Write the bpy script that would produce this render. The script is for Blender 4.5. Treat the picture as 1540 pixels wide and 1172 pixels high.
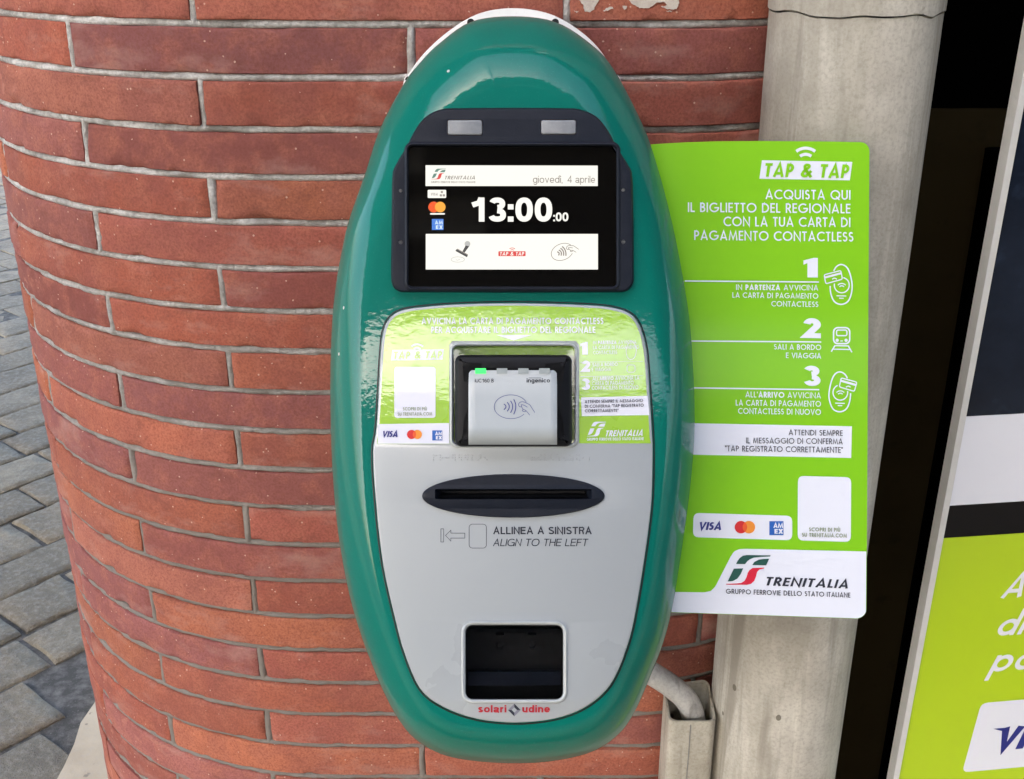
import bpy, bmesh, math, random
from mathutils import Vector, Matrix, noise
from mathutils.geometry import tessellate_polygon
random.seed(7)
for o in list(bpy.data.objects): bpy.data.objects.remove(o)
SC = bpy.context.scene
COL = SC.collection
R = math.radians
# ------------------------------------------------------------------ camera, sky, sun, exposure
F = 1700.0                    # focal length in photo pixels (1540 wide)
PITCH = R(23.0)
EYE = Vector((0.0, 0.0, 1.45))
cam = bpy.data.objects.new('camera', bpy.data.cameras.new('camera'))
COL.objects.link(cam)
cam.location = EYE
cam.rotation_euler = (R(90) - PITCH, 0, 0)
cam.data.sensor_fit = 'HORIZONTAL'
cam.data.sensor_width = 36.0
cam.data.lens = 36.0 * F / 1540.0
cam.data.clip_start = 0.02
cam.data.clip_end = 2000
SC.camera = cam
SUN_EL, SUN_AZ = R(40), R(205)          # azimuth clockwise from +Y: behind the viewer
w = bpy.data.worlds.new('World'); SC.world = w; w.use_nodes = True
nt = w.node_tree; nt.nodes.clear()
sky = nt.nodes.new('ShaderNodeTexSky'); sky.sky_type = 'NISHITA'; sky.sun_disc = False
sky.sun_elevation = SUN_EL; sky.sun_rotation = SUN_AZ
sky.air_density = 1.0; sky.dust_density = 3.5; sky.ozone_density = .6
bgn = nt.nodes.new('ShaderNodeBackground'); bgn.inputs['Strength'].default_value = 0.15
wo = nt.nodes.new('ShaderNodeOutputWorld')
nt.links.new(sky.outputs[0], bgn.inputs[0]); nt.links.new(bgn.outputs[0], wo.inputs[0])
sl = bpy.data.lights.new('sun', 'SUN'); sl.energy = 2.2; sl.angle = R(3); sl.color = (1.0, 0.95, 0.88)
so = bpy.data.objects.new('sun', sl); COL.objects.link(so)
sd = Vector((math.sin(SUN_AZ) * math.cos(SUN_EL), math.cos(SUN_AZ) * math.cos(SUN_EL), math.sin(SUN_EL)))
so.rotation_euler = sd.to_track_quat('Z', 'Y').to_euler(); so.location = (0, -5, 8)
SC.view_settings.view_transform = 'Standard'; SC.view_settings.look = 'None'
SC.view_settings.gamma = 1.0; SC.view_settings.use_curve_mapping = False
EXPO = 2.6
SC.view_settings.exposure = EXPO
SC.cycles.max_bounces = 8
# ------------------------------------------------------------------ frames
CX = Vector((1, 0, 0))
CU = Vector((0, math.sin(PITCH), math.cos(PITCH)))
CF = Vector((0, math.cos(PITCH), -math.sin(PITCH)))
# The validator and its sign are mounted tilted up towards the passenger: their plane is
# spanned by CX and CU, their depth runs along CF. pt() gives a point of that tilted frame,
# (x, y) being the drawing units of its face (1 unit = t / F metres).
def pt(x, y, t):
    return EYE + CX * ((x - 770) / F * t) + CU * ((586 - y) / F * t) + CF * t
def ray(x, y):
    return CX * ((x - 770) / F) + CU * ((586 - y) / F) + CF
# ------------------------------------------------------------------ mesh helpers
class MB:
    def __init__(s): s.v = []; s.f = []; s.m = []; s.k = 0
    def add(s, vs, fs, mi=0):
        b = len(s.v); s.v += [Vector(q) for q in vs]
        for f in fs: s.f.append([b + i for i in f]); s.m.append(mi)
    def ring_strip(s, rings, closed=True, mi=0):
        n = len(rings[0]); vs = [q for r in rings for q in r]; fs = []
        for a in range(len(rings) - 1):
            for i in range(n if closed else n - 1):
                j = (i + 1) % n
                fs.append((a * n + i, a * n + j, (a + 1) * n + j, (a + 1) * n + i))
        s.add(vs, fs, mi)
    def poly(s, loops, fn, mi=0):
        """flat polygon (first loop) with holes (other loops), laid through fn(x,y)"""
        L = [[Vector((a, b, 0)) for a, b in lp] for lp in loops]
        tris = tessellate_polygon(L)
        fl = [q for lp in loops for q in lp]
        s.add([fn(*q) for q in fl], [tuple(t) for t in tris], mi)
    def ribbon(s, pts, wd, fn, closed=False, mi=0):
        """thick 2-D line with mitred joints"""
        P = [Vector(q) for q in pts]; n = len(P)
        if n < 2: return
        A = []; B = []
        for i in range(n):
            if closed: a, b = P[i] - P[i - 1], P[(i + 1) % n] - P[i]
            else:
                a = P[i] - P[i - 1] if i else P[1] - P[0]
                b = P[i + 1] - P[i] if i < n - 1 else P[i] - P[i - 1]
            a = a.normalized(); b = b.normalized()
            na, nb = Vector((-a.y, a.x)), Vector((-b.y, b.x))
            m = na + nb
            if m.length < 1e-4: m = na
            m.normalize(); c = max(m.dot(na), 0.42)
            o = m * (wd / 2 / c)
            A.append(P[i] + o); B.append(P[i] - o)
        s.k += 1; dz = (s.k % 12) * 2.5e-5
        vs = [fn(q.x, q.y, dz) for q in A] + [fn(q.x, q.y, dz) for q in B]
        s.add(vs, [(i, (i + 1) % n, n + (i + 1) % n, n + i) for i in range(n if closed else n - 1)], mi)
    def box(s, lo, hi, mi=0, bev=0.0):
        bm = bmesh.new(); bmesh.ops.create_cube(bm, size=1)
        for v in bm.verts:
            v.co = Vector([lo[i] + (v.co[i] + .5) * (hi[i] - lo[i]) for i in range(3)])
        if bev: bmesh.ops.bevel(bm, geom=bm.edges[:], offset=bev, segments=3, affect='EDGES', profile=.5)
        bm.verts.index_update()
        s.add([v.co.copy() for v in bm.verts], [[v.index for v in f.verts] for f in bm.faces], mi); bm.free()
    def tube(s, path, rad, n=20, mi=0, caps=True):
        P = [Vector(q) for q in path]; rings = []
        up = Vector((0, 0, 1))
        for i, q in enumerate(P):
            d = (P[min(i + 1, len(P) - 1)] - P[max(i - 1, 0)]).normalized()
            a = d.cross(up)
            if a.length < 1e-3: a = d.cross(Vector((0, 1, 0)))
            a.normalize(); b = a.cross(d)
            rr = rad[i] if isinstance(rad, (list, tuple)) else rad
            rings.append([q + (a * math.cos(t * 2 * math.pi / n) + b * math.sin(t * 2 * math.pi / n)) * rr for t in range(n)])
        s.ring_strip(rings, True, mi)
        if caps:
            s.add(rings[0], [list(range(n))[::-1]], mi); s.add(rings[-1], [list(range(n))], mi)
def setp(o, label=None, cat=None, group=None, kind=None):
    for k, v in (('label', label), ('category', cat), ('group', group), ('kind', kind)):
        if v: o[k] = v
    return o
def obj(name, mb, mats, parent=None, smooth=False, origin=None, angle=35, face=None):
    """link the collected shape as one mesh object; parts are stored relative to their thing's base"""
    if origin is None: origin = parent['_base'] if parent is not None else (0, 0, 0)
    org = Vector(origin)
    me = bpy.data.meshes.new(name)
    me.from_pydata([q - org for q in mb.v], [], mb.f)
    if not isinstance(mats, (list, tuple)): mats = [mats]
    for m in mats: me.materials.append(m)
    for i, p in enumerate(me.polygons): p.material_index = mb.m[i]
    bm = bmesh.new(); bm.from_mesh(me)
    bmesh.ops.remove_doubles(bm, verts=bm.verts, dist=1e-6)
    if face is None: bmesh.ops.recalc_face_normals(bm, faces=bm.faces)
    else:                                   # flat print: make every face look at 'face'
        fv = Vector(face) - org
        for f in bm.faces:
            f.normal_update()
            if f.normal.dot(fv - f.calc_center_median()) < 0: f.normal_flip()
    bm.to_mesh(me); bm.free()
    if smooth:
        me.polygons.foreach_set('use_smooth', [True] * len(me.polygons))
        me.set_sharp_from_angle(angle=R(angle))
    o = bpy.data.objects.new(name, me); COL.objects.link(o)
    if parent is not None: o.parent = parent; o['_base'] = list(origin)
    else: o.location = org; o['_base'] = list(origin)
    return o
def thing(name, loc, label, cat, group=None):
    o = bpy.data.objects.new(name, None); COL.objects.link(o)
    o.location = loc; o['_base'] = list(loc); o.empty_display_size = .05
    return setp(o, label, cat, group)
# ------------------------------------------------------------------ materials
def mat(name, col, rough=.5, spec=.5, metal=0, coat=0, coat_r=.05, emit=None, estr=0):
    m = bpy.data.materials.new(name); m.use_nodes = True
    b = m.node_tree.nodes['Principled BSDF']
    b.inputs['Base Color'].default_value = (*col, 1); b.inputs['Roughness'].default_value = rough
    b.inputs['Specular IOR Level'].default_value = spec; b.inputs['Metallic'].default_value = metal
    b.inputs['Coat Weight'].default_value = coat; b.inputs['Coat Roughness'].default_value = coat_r
    if emit: b.inputs['Emission Color'].default_value = (*emit, 1); b.inputs['Emission Strength'].default_value = estr
    return m
class NG:
    """short-hand for building node graphs"""
    def __init__(s, m): s.t = m.node_tree; s.b = s.t.nodes['Principled BSDF']; s.co = s.t.nodes.new('ShaderNodeTexCoord').outputs['Object']
    def n(s, typ, **kw):
        d = s.t.nodes.new(typ)
        for k, v in kw.items(): setattr(d, k, v)
        return d
    def link(s, a, b): s.t.links.new(a, b)
    def mapping(s, scale, loc=(0, 0, 0), rot=(0, 0, 0)):
        d = s.n('ShaderNodeMapping'); d.inputs['Scale'].default_value = scale; d.inputs['Location'].default_value = loc
        d.inputs['Rotation'].default_value = rot; s.link(s.co, d.inputs[0]); return d.outputs[0]
    def noise(s, scale, det=4, rough=.55, vec=None, dist=0):
        d = s.n('ShaderNodeTexNoise'); d.inputs['Scale'].default_value = scale; d.inputs['Detail'].default_value = det
        d.inputs['Roughness'].default_value = rough; d.inputs['Distortion'].default_value = dist
        s.link(vec or s.co, d.inputs['Vector']); return d.outputs['Fac']
    def ramp(s, fac, stops):
        d = s.n('ShaderNodeValToRGB'); e = d.color_ramp.elements
        while len(e) < len(stops): e.new(.5)
        for el, (p, c) in zip(e, stops):
            el.position = p; el.color = (*c, 1) if isinstance(c, tuple) else (c, c, c, 1)
        s.link(fac, d.inputs[0]); return d.outputs[0]
    def mix(s, fac, a, b, mode='MIX'):
        d = s.n('ShaderNodeMix', data_type='RGBA', blend_type=mode)
        for q, i in ((fac, 0), (a, 6), (b, 7)):
            if hasattr(q, 'is_output'): s.link(q, d.inputs[i])
            elif isinstance(q, tuple): d.inputs[i].default_value = (*q, 1)
            else: d.inputs[i].default_value = q
        return d.outputs[2]
    def math(s, op, a, b=0.0):
        d = s.n('ShaderNodeMath', operation=op)
        for q, i in ((a, 0), (b, 1)):
            if hasattr(q, 'is_output'): s.link(q, d.inputs[i])
            else: d.inputs[i].default_value = q
        return d.outputs[0]
    def bump(s, h, strength, dist, prev=None):
        d = s.n('ShaderNodeBump'); d.inputs['Strength'].default_value = strength; d.inputs['Distance'].default_value = dist
        s.link(h, d.inputs['Height'])
        if prev: s.link(prev, d.inputs['Normal'])
        return d.outputs[0]
    def color(s, c): s.link(c, s.b.inputs['Base Color'])
    def normal(s, c): s.link(c, s.b.inputs['Normal'])
    def rough(s, c): s.link(c, s.b.inputs['Roughness'])

def brick_material():
    m = mat('brick_clay', (.36, .1, .055), .85, .25); g = NG(m)
    at = g.n('ShaderNodeAttribute', attribute_name='tint').outputs['Color']
    # every brick gets its own piece of the clay pattern
    va = g.n('ShaderNodeVectorMath', operation='MULTIPLY_ADD'); g.link(at, va.inputs[0]); va.inputs[1].default_value = (41, 67, 53); g.link(g.co, va.inputs[2])
    co0 = g.co; g.co = va.outputs[0]
    n1 = g.noise(13, 5, .6); n2 = g.noise(42, 6, .68); n3 = g.noise(430, 3, .65)
    c = g.mix(g.ramp(n1, [(.40, 0.0), (.62, .55)]), at, (.225, .075, .066))
    c = g.mix(g.ramp(n2, [(.46, 0.0), (.72, .6)]), c, (.44, .16, .10))
    n6 = g.noise(17, 6, .7, g.mapping((1, 1, 1.6), (2, 6, 3)))
    c = g.mix(g.ramp(n6, [(.28, .55), (.42, 0.0)]), c, (.16, .058, .047))
    c = g.mix(g.ramp(n3, [(.32, .6), (.60, 0.0)]), c, (.16, .048, .034))
    # pale dusty bloom in streaks
    n4 = g.noise(7, 5, .65, g.mapping((1.2, 1.2, 2.6), (3, 1, 7)))
    c = g.mix(g.ramp(n4, [(.55, 0.0), (.74, .45)]), c, (.46, .29, .245))
    # pale grit specks
    vo = g.n('ShaderNodeTexVoronoi', feature='F1'); vo.inputs['Scale'].default_value = 120; g.link(g.co, vo.inputs['Vector'])
    sp = g.math('LESS_THAN', g.math('ADD', vo.outputs['Distance'], g.math('MULTIPLY', n3, .12)), .17)
    pick = g.math('GREATER_THAN', g.noise(70, 2, .6), .53)
    spk = g.math('MULTIPLY', sp, pick)
    c = g.mix(g.math('MULTIPLY', spk, .65), c, (.66, .44, .34))
    # spalled rough patches, more of them round the left corner
    ch = g.ramp(g.noise(24, 6, .7, g.mapping((1, 1, 1.5), (9, 2, 4))), [(.6, 0.0), (.67, 1.0)])
    sx = g.n('ShaderNodeSeparateXYZ'); g.link(co0, sx.inputs[0])
    left = g.n('ShaderNodeMapRange'); left.inputs[1].default_value = -.30; left.inputs[2].default_value = -.52
    g.link(sx.outputs[0], left.inputs[0])
    ch = g.math('MULTIPLY', ch, left.outputs[0])
    c = g.mix(g.math('MULTIPLY', ch, .6), c, (.53, .22, .16))
    g.color(c)
    h = g.math('ADD', g.math('MULTIPLY', n2, .55), g.math('MULTIPLY', n3, .4))
    h = g.math('ADD', h, g.math('MULTIPLY', ch, -.8))
    h = g.math('ADD', h, g.math('MULTIPLY', spk, .35))
    g.normal(g.bump(h, .55, .0022)); return m
def mortar_material():
    m = mat('mortar', (.5, .5, .48), .92, .2); g = NG(m)
    n = g.noise(26, 6, .65); n2 = g.noise(240, 4, .6)
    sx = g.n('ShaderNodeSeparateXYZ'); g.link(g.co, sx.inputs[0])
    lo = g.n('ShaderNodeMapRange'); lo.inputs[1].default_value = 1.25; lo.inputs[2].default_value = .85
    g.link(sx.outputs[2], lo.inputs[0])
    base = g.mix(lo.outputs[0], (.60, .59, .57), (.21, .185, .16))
    c = g.mix(g.ramp(n, [(.36, .85), (.58, 0.0)]), base, (.20, .185, .165))
    c = g.mix(g.ramp(n2, [(.35, .5), (.6, 0.0)]), c, (.2, .19, .175))
    g.color(c)
    g.normal(g.bump(g.math('ADD', g.math('MULTIPLY', n, .5), n2), .8, .0022)); return m
def pipe_material(name, a, b, dark, stretch=.14):
    m = mat(name, a, .6, .35); g = NG(m)
    v = g.mapping((1, 1, stretch))
    n1 = g.noise(30, 6, .65, v, .6); n2 = g.noise(9, 5, .6); n3 = g.noise(330, 4, .65)
    n4 = g.noise(70, 5, .7, g.mapping((1, 1, .35), (4, 3, 1), (0, .35, 0)), 1.5)
    c = g.mix(g.ramp(n1, [(.40, 0.0), (.58, 1.0)]), a, b)
    n5 = g.noise(46, 4, .6, g.mapping((1, 1, stretch * .35), (8, 1, 3)), .4)
    c = g.mix(g.ramp(n5, [(.54, 0.0), (.66, .75)]), c, dark)
    c = g.mix(g.ramp(n5, [(.30, .6), (.40, 0.0)]), c, (min(1, a[0] * 1.3), min(1, a[1] * 1.3), min(1, a[2] * 1.3)))
    c = g.mix(g.ramp(n2, [(.35, .6), (.58, 0.0)]), c, dark)
    c = g.mix(g.ramp(n3, [(.33, .38), (.55, 0.0)]), c, dark)
    c = g.mix(g.ramp(n4, [(.66, 0.0), (.74, .5)]), c, (dark[0] * .6, dark[1] * .6, dark[2] * .6))
    vo = g.n('ShaderNodeTexVoronoi', feature='F1'); vo.inputs['Scale'].default_value = 22
    g.link(g.mapping((1, 1, .7), (1, 5, 2), (0, .5, 0)), vo.inputs['Vector'])
    fl = g.math('MULTIPLY', g.math('LESS_THAN', vo.outputs['Distance'], .06), .8)
    c = g.mix(fl, c, (.10, .085, .06))
    g.color(c)
    g.normal(g.bump(g.math('ADD', n1, g.math('MULTIPLY', n3, .6)), .35, .0015)); return m
def paver_material():
    m = mat('basalt_paver', (.22, .22, .22), .72, .4); g = NG(m)
    at = g.n('ShaderNodeAttribute', attribute_name='tint').outputs['Color']
    n1 = g.noise(11, 6, .65); n2 = g.noise(75, 6, .65); n3 = g.noise(400, 3, .6)
    c = g.mix(g.ramp(n1, [(.35, .75), (.62, 0.0)]), at, (.12, .10, .068))
    c = g.mix(g.ramp(n2, [(.45, 0.0), (.72, .45)]), c, (.42, .385, .31))
    c = g.mix(g.ramp(n3, [(.32, .5), (.55, 0.0)]), c, (.1, .1, .095))
    g.color(c)
    h = g.math('ADD', n2, g.math('MULTIPLY', n3, .4)); h = g.math('ADD', h, g.math('MULTIPLY', g.noise(30, 5, .7), 1.2))
    g.normal(g.bump(h, .8, .008)); return m
def stone_material():
    m = mat('travertine', (.55, .5, .42), .7, .35); g = NG(m)
    n1 = g.noise(8, 6, .6); n2 = g.noise(120, 5, .65)
    c = g.mix(g.ramp(n1, [(.35, 0.0), (.65, 1.0)]), (.42, .34, .23), (.52, .44, .31))
    pit = g.ramp(g.noise(55, 3, .6), [(.66, 0.0), (.7, .75)])
    c = g.mix(pit, c, (.2, .17, .13)); c = g.mix(g.ramp(n2, [(.3, .35), (.5, 0.0)]), c, (.4, .36, .3))
    g.color(c); g.normal(g.bump(n2, .3, .002)); return m
def shell_material():
    m = mat('green_lacquer', (.003, .15, .115), .45, .06, 0, .55, .05); g = NG(m)
    n = g.noise(260, 2, .5); n2 = g.noise(6, 3, .5)
    c = g.mix(g.ramp(n2, [(.35, 0.0), (.7, .3)]), (.0004, .150, .112), (.0005, .134, .100))
    fl = g.ramp(g.noise(900, 2, .6), [(.62, 0.0), (.72, .25)])
    c = g.mix(fl, c, (.05, .25, .2)); g.color(c)
    vo = g.n('ShaderNodeTexVoronoi', feature='F1'); vo.inputs['Scale'].default_value = 34; g.link(g.co, vo.inputs['Vector'])
    chip = g.math('MULTIPLY', g.math('LESS_THAN', vo.outputs['Distance'], .042), g.math('GREATER_THAN', g.noise(21, 1, .5), .56))
    c = g.mix(chip, c, (.5, .52, .5)); g.color(c)
    d = g.bump(n, .10, .0008); g.link(d, g.b.inputs['Coat Normal']); g.normal(d); return m
def dusty(name, col, dcol, rough, spec=.5, coat=0, scale=60, amt=.25, bump=.0, metal=0, coat_r=.05):
    m = mat(name, col, rough, spec, metal, coat, coat_r); g = NG(m)
    n = g.noise(scale, 5, .6); n2 = g.noise(scale * 6, 3, .6)
    c = g.mix(g.ramp(n, [(.42, 0.0), (.72, amt)]), col, dcol); c = g.mix(g.ramp(n2, [(.6, 0.0), (.75, amt)]), c, dcol)
    g.color(c)
    g.rough(g.math('ADD', g.math('MULTIPLY', g.math('SUBTRACT', n, .5), .25), rough))
    if bump: g.normal(g.bump(n2, .4, bump))
    return m
M = {}
ES = 1.02 / 2 ** EXPO
M['brick'] = brick_material(); M['mortar'] = mortar_material()
M['pipe'] = pipe_material('old_pipe', (.58, .55, .48), (.46, .43, .365), (.24, .215, .175))
M['trunking'] = pipe_material('painted_trunking', (.50, .475, .40), (.44, .41, .34), (.2, .175, .13), .3)
M['conduit'] = pipe_material('pvc_conduit', (.62, .60, .56), (.55, .53, .49), (.22, .21, .19), 1)
M['paver'] = paver_material(); M['stone'] = stone_material()
M['joint'] = dusty('sand_joint', (.07, .068, .062), (.25, .24, .22), .95, .2, 0, 40, .6, .003)
M['shell'] = shell_material()
M['white_plate'] = dusty('white_paint', (.78, .77, .75), (.5, .48, .44), .45, .4, 0, 30, .25)
M['bracket'] = dusty('grey_steel', (.2, .2, .2), (.3, .3, .3), .5)
M['navy'] = dusty('navy_plastic', (.006, .009, .017), (.028, .031, .042), .45, .22, 0, 90, .18, .0004)
M['gasket'] = dusty('black_rubber', (.006, .007, .009), (.03, .03, .03), .5, .4)
M['glass_black'] = mat('black_glass', (.002, .002, .002), .05, .5)
M['panel'] = dusty('silver_panel', (.36, .385, .395), (.372, .397, .405), .30, .5, .7, 9, .1, 0, 0, .06)
M['lens'] = dusty('frosted_lens', (.22, .23, .24), (.34, .35, .36), .35, .5, 0, 120, .5)
M['black'] = dusty('black_plastic', (.0035, .004, .0055), (.016, .016, .02), .45, .2, 0, 80, .2)
M['black_deep'] = mat('black_interior', (.004, .004, .005), .6, .3)
M['silver'] = dusty('reader_silver', (.40, .44, .46), (.46, .5, .52), .36, .5, .2, 60, .2)
M['chrome'] = dusty('clear_rim', (.42, .45, .45), (.6, .62, .62), .18, .6, .6, 30, .3)
M['led_on'] = mat('led_green', (.03, .5, .1), .4, .5, emit=(.05, .85, .16), estr=.9 / 2 ** EXPO)
M['led_off'] = mat('led_grey', (.27, .31, .31), .3, .5)
M['lime'] = dusty('lime_print', (.205, .535, .004), (.23, .555, .006), .45, .25, .12, 12, .5, 0, 0, .08)
M['lime_film'] = dusty('lime_film', (.27, .50, .008), (.30, .52, .015), .28, .5, 1.0, 14, .5, 0, 0, .03)
M['lime_totem'] = dusty('lime_poster', (.42, .60, .005), (.45, .62, .01), .35, .5, .2, 6, .5, 0, 0, .1)
for k_ in ('lime_film', ):
    g = NG(M[k_]); d_ = g.bump(g.noise(70, 4, .7), .11, .0012); g.link(d_, g.b.inputs['Coat Normal'])
M['white'] = dusty('white_print', (.74, .76, .83), (.70, .72, .79), .35, .5, .3, 20, .3, 0, 0, .1)
M['white_film'] = dusty('white_film', (.70, .71, .79), (.66, .67, .75), .3, .5, .4, 20, .3, 0, 0, .04)
M['ink'] = mat('dark_ink', (.012, .016, .03), .4)
M['ink_grey'] = mat('grey_ink', (.25, .3, .2), .4)
M['fs_green'] = mat('logo_green', (.004, .07, .05), .4)
M['fs_red'] = mat('logo_red', (.62, .003, .03), .4)
M['visa'] = mat('card_blue', (.012, .02, .20), .4)
M['mc_red'] = mat('circle_red', (.60, .01, .012), .4)
M['mc_or'] = mat('circle_orange', (.80, .26, .02), .4)
M['mc_mid'] = mat('circle_mix', (.75, .09, .01), .4)
M['amex'] = mat('square_blue', (.008, .10, .42), .4)
M['sol_red'] = mat('maker_red', (.42, .008, .02), .4)
M['purple'] = mat('wave_blue', (.045, .05, .22), .4)
M['aluminium'] = dusty('aluminium', (.60, .60, .58), (.5, .5, .48), .45, .5, 0, 50, .5, .0004)
M['totem_navy'] = dusty('navy_poster', (.004, .008, .018), (.014, .024, .046), .16, .2, 0, 7, .7)  # paler navy patches painted for the picture and its blurred reflections
M['totem_black'] = mat('black_poster', (.004, .004, .006), .2, .15)
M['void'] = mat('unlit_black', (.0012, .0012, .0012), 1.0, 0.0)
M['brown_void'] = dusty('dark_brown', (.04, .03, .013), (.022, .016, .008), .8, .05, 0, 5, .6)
def em(name, c, s=1): return mat(name, (.01, .01, .01), .3, .3, emit=c, estr=ES * s)
M['e_white'] = em('screen_white', (1, .985, .90)); M['e_grey'] = em('screen_grey', (.33, .28, .25), .9)
M['e_dark'] = em('screen_dark', (.06, .06, .06)); M['e_green'] = em('screen_green', (.15, .27, .22)); M['e_red'] = em('screen_red', (.75, .07, .06))
M['e_mcr'] = em('screen_mc_red', (.9, .10, .01)); M['e_mco'] = em('screen_mc_orange', (1, .42, .04)); M['e_blue'] = em('screen_blue', (.06, .22, .72))
M['e_mid'] = em('screen_mid', (.5, .5, .48)); M['e_cyan'] = em('screen_cyan', (.75, .9, 1))
# ------------------------------------------------------------------ curves and letters
def arc(cx, cy, rx, ry, a0, a1, n=None):
    n = n or max(3, int(abs(a1 - a0) / 12) + 1)
    return [(cx + rx * math.cos(R(a0 + (a1 - a0) * i / n)), cy + ry * math.sin(R(a0 + (a1 - a0) * i / n))) for i in range(n + 1)]
def ell(cx, cy, rx, ry, n=40): return arc(cx, cy, rx, ry, 0, 360, n)[:-1]
def rrect(x0, y0, x1, y1, r, n=5):
    p = []
    for cx, cy, a in ((x1 - r, y1 - r, 0), (x0 + r, y1 - r, 90), (x0 + r, y0 + r, 180), (x1 - r, y0 + r, 270)):
        p += arc(cx, cy, r, r, a, a + 90, n)
    return p
def rquad(c, r, n=4):
    """rounded corners on any convex polygon"""
    out = []; k = len(c)
    for i in range(k):
        p = Vector(c[i]); a = (Vector(c[i - 1]) - p).normalized() * r; b = (Vector(c[(i + 1) % k]) - p).normalized() * r
        for j in range(n + 1):
            t = j / n; q = (p + a) * (1 - t) ** 2 + p * 2 * t * (1 - t) + (p + b) * t * t
            out.append((q.x, q.y))
    return out
def spline(pts, n, closed=True):
    P = [Vector(p) for p in pts]; k = len(P); out = []
    for i in range(k if closed else k - 1):
        g = lambda j: P[j % k] if closed else P[min(max(j, 0), k - 1)]
        a, b, c, d = g(i - 1), g(i), g(i + 1), g(i + 2)
        for s in range(n):
            t = s / n
            q = .5 * ((2 * b) + (c - a) * t + (2 * a - 5 * b + 4 * c - d) * t * t + (3 * b - a - 3 * c + d) * t ** 3)
            out.append((q.x, q.y))
    if not closed: out.append(tuple(P[-1]))
    return out
def glyph(ch, w):
    """geometric sans capitals drawn as pen strokes, cap height 1"""
    h = w / 2; Rr = .5 - h
    def bowl(x1, ya, yb, xs=.22):
        return [(h, yb), (xs, yb)] + arc(xs, (ya + yb) / 2, x1 - h - xs, (yb - ya) / 2, 90, -90) + [(h, ya)]
    if ch == 'A': W = .78; return [[(h * 1.05, 0), (W / 2, 1 - h * .4), (W - h * 1.05, 0)], [(W * .2, .27), (W * .8, .27)]], W
    if ch == 'B': return [[(h, 0), (h, 1)], bowl(.49, .53, 1 - h), bowl(.53, h, .53)], .53
    if ch == 'C': return [arc(.5, .5, Rr, Rr, 48, 312)], .80
    if ch == 'D': return [[(h, 0), (h, 1)], bowl(.72, h, 1 - h)], .72
    if ch == 'E': return [[(h, 0), (h, 1)], [(h, 1 - h), (.46, 1 - h)], [(h, .52), (.44, .52)], [(h, h), (.46, h)]], .46
    if ch == 'F': return [[(h, 0), (h, 1)], [(h, 1 - h), (.44, 1 - h)], [(h, .5), (.42, .5)]], .44
    if ch == 'G': return [arc(.5, .5, Rr, Rr, 48, 358), [(.52, .47), (1 - h * .3, .47)]], .98
    if ch == 'H': return [[(h, 0), (h, 1)], [(.66 - h, 0), (.66 - h, 1)], [(h, .52), (.66 - h, .52)]], .66
    if ch == 'I': return [[(h, 0), (h, 1)]], w
    if ch == 'L': return [[(h, 1), (h, h), (.42, h)], [(h, h), (h, 0)]], .42
    if ch == 'M': W = .92; return [[(h * .9, 0), (.19, .93), (W / 2, .12), (W - .19, .93), (W - h * .9, 0)]], W
    if ch == 'N': W = .74; return [[(h, 0), (h, .97), (W - h, .03), (W - h, 1)]], W
    if ch == 'O': return ['C', arc(.5, .5, Rr, Rr, 0, 360, 26)[:-1]], 1.0
    if ch == 'P': return [[(h, 0), (h, 1)], bowl(.52, .44, 1 - h)], .52
    if ch == 'Q': return ['C', arc(.5, .5, Rr, Rr, 0, 360, 26)[:-1], [(.58, .32), (.93, -.03)]], 1.0
    if ch == 'R': return [[(h, 0), (h, 1)], bowl(.52, .45, 1 - h), [(.26, .45), (.55 - h * .4, 0)]], .55
    if ch == 'S':
        W = .5; ru = (1 - h - .53) / 2; rl = (.53 - h) / 2
        return [arc(W / 2, .53 + ru, W / 2 - h - .02, ru, 30, 262) + arc(W / 2, h + rl, W / 2 - h, rl, 82, -152)], W
    if ch == 'T': return [[(0, 1 - h), (.5, 1 - h)], [(.25, 0), (.25, 1 - h)]], .5
    if ch in 'UÙ':
        W = .64; s = [[(h, 1), (h, W / 2)] + arc(W / 2, W / 2, W / 2 - h, W / 2 - h, 190, 350) + [(W - h, W / 2), (W - h, 1)]]
        if ch == 'Ù': s.append([(W * .28, 1.28), (W * .55, 1.1)])
        return s, W
    if ch == 'V': W = .74; return [[(h, 1), (W / 2, h * .6), (W - h, 1)]], W
    if ch == 'X': W = .68; return [[(h, 1), (W - h, 0)], [(h, 0), (W - h, 1)]], W
    if ch == 'Z': W = .56; return [[(.02, 1 - h), (W - h, 1 - h), (h, h), (W, h)]], W
    if ch == '&': return [[(.74, .02), (.25, .62)] + arc(.36, .8, .15, .2 - h * .8, 200, -30) + [(.16, .42)] + arc(.3, .24, .3 - h, .24 - h, 150, 300) + [(.70, .48)]], .78
    if ch == '1': return ['F', [(.36 - w, 0), (.36, 0), (.36, 1), (.24, 1), (-.04, .86), (-.04, .64), (.36 - w, .73)]], .36
    if ch == '2': W = .6; return [arc(W / 2, .68, W / 2 - h, .32 - h, 170, -35) + [(h, h), (W, h)]], W
    if ch == '3': W = .6; return [arc(W / 2 - .02, .74, W / 2 - h - .02, .26 - h, 160, -90), arc(W / 2, .28, W / 2 - h, .28 - h, 92, -165)], W
    if ch in '"“”': return [[(.04, 1), (.04, .72)], [(.2, 1), (.2, .72)]], .24
    if ch in "'’": return [[(.05, 1), (.05, .72)]], .1
    if ch == '.': return [[(h, 0), (h, w * 1.1)]], w
    if ch == 'a': return ['C', arc(.34, .33, .34 - h, .33 - h, 0, 360, 24)[:-1], [(.68 - h, 0), (.68 - h, .66)]], .68
    if ch == 'd': return ['C', arc(.34, .33, .34 - h, .33 - h, 0, 360, 24)[:-1], [(.68 - h, 0), (.68 - h, 1.06)]], .68
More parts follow.
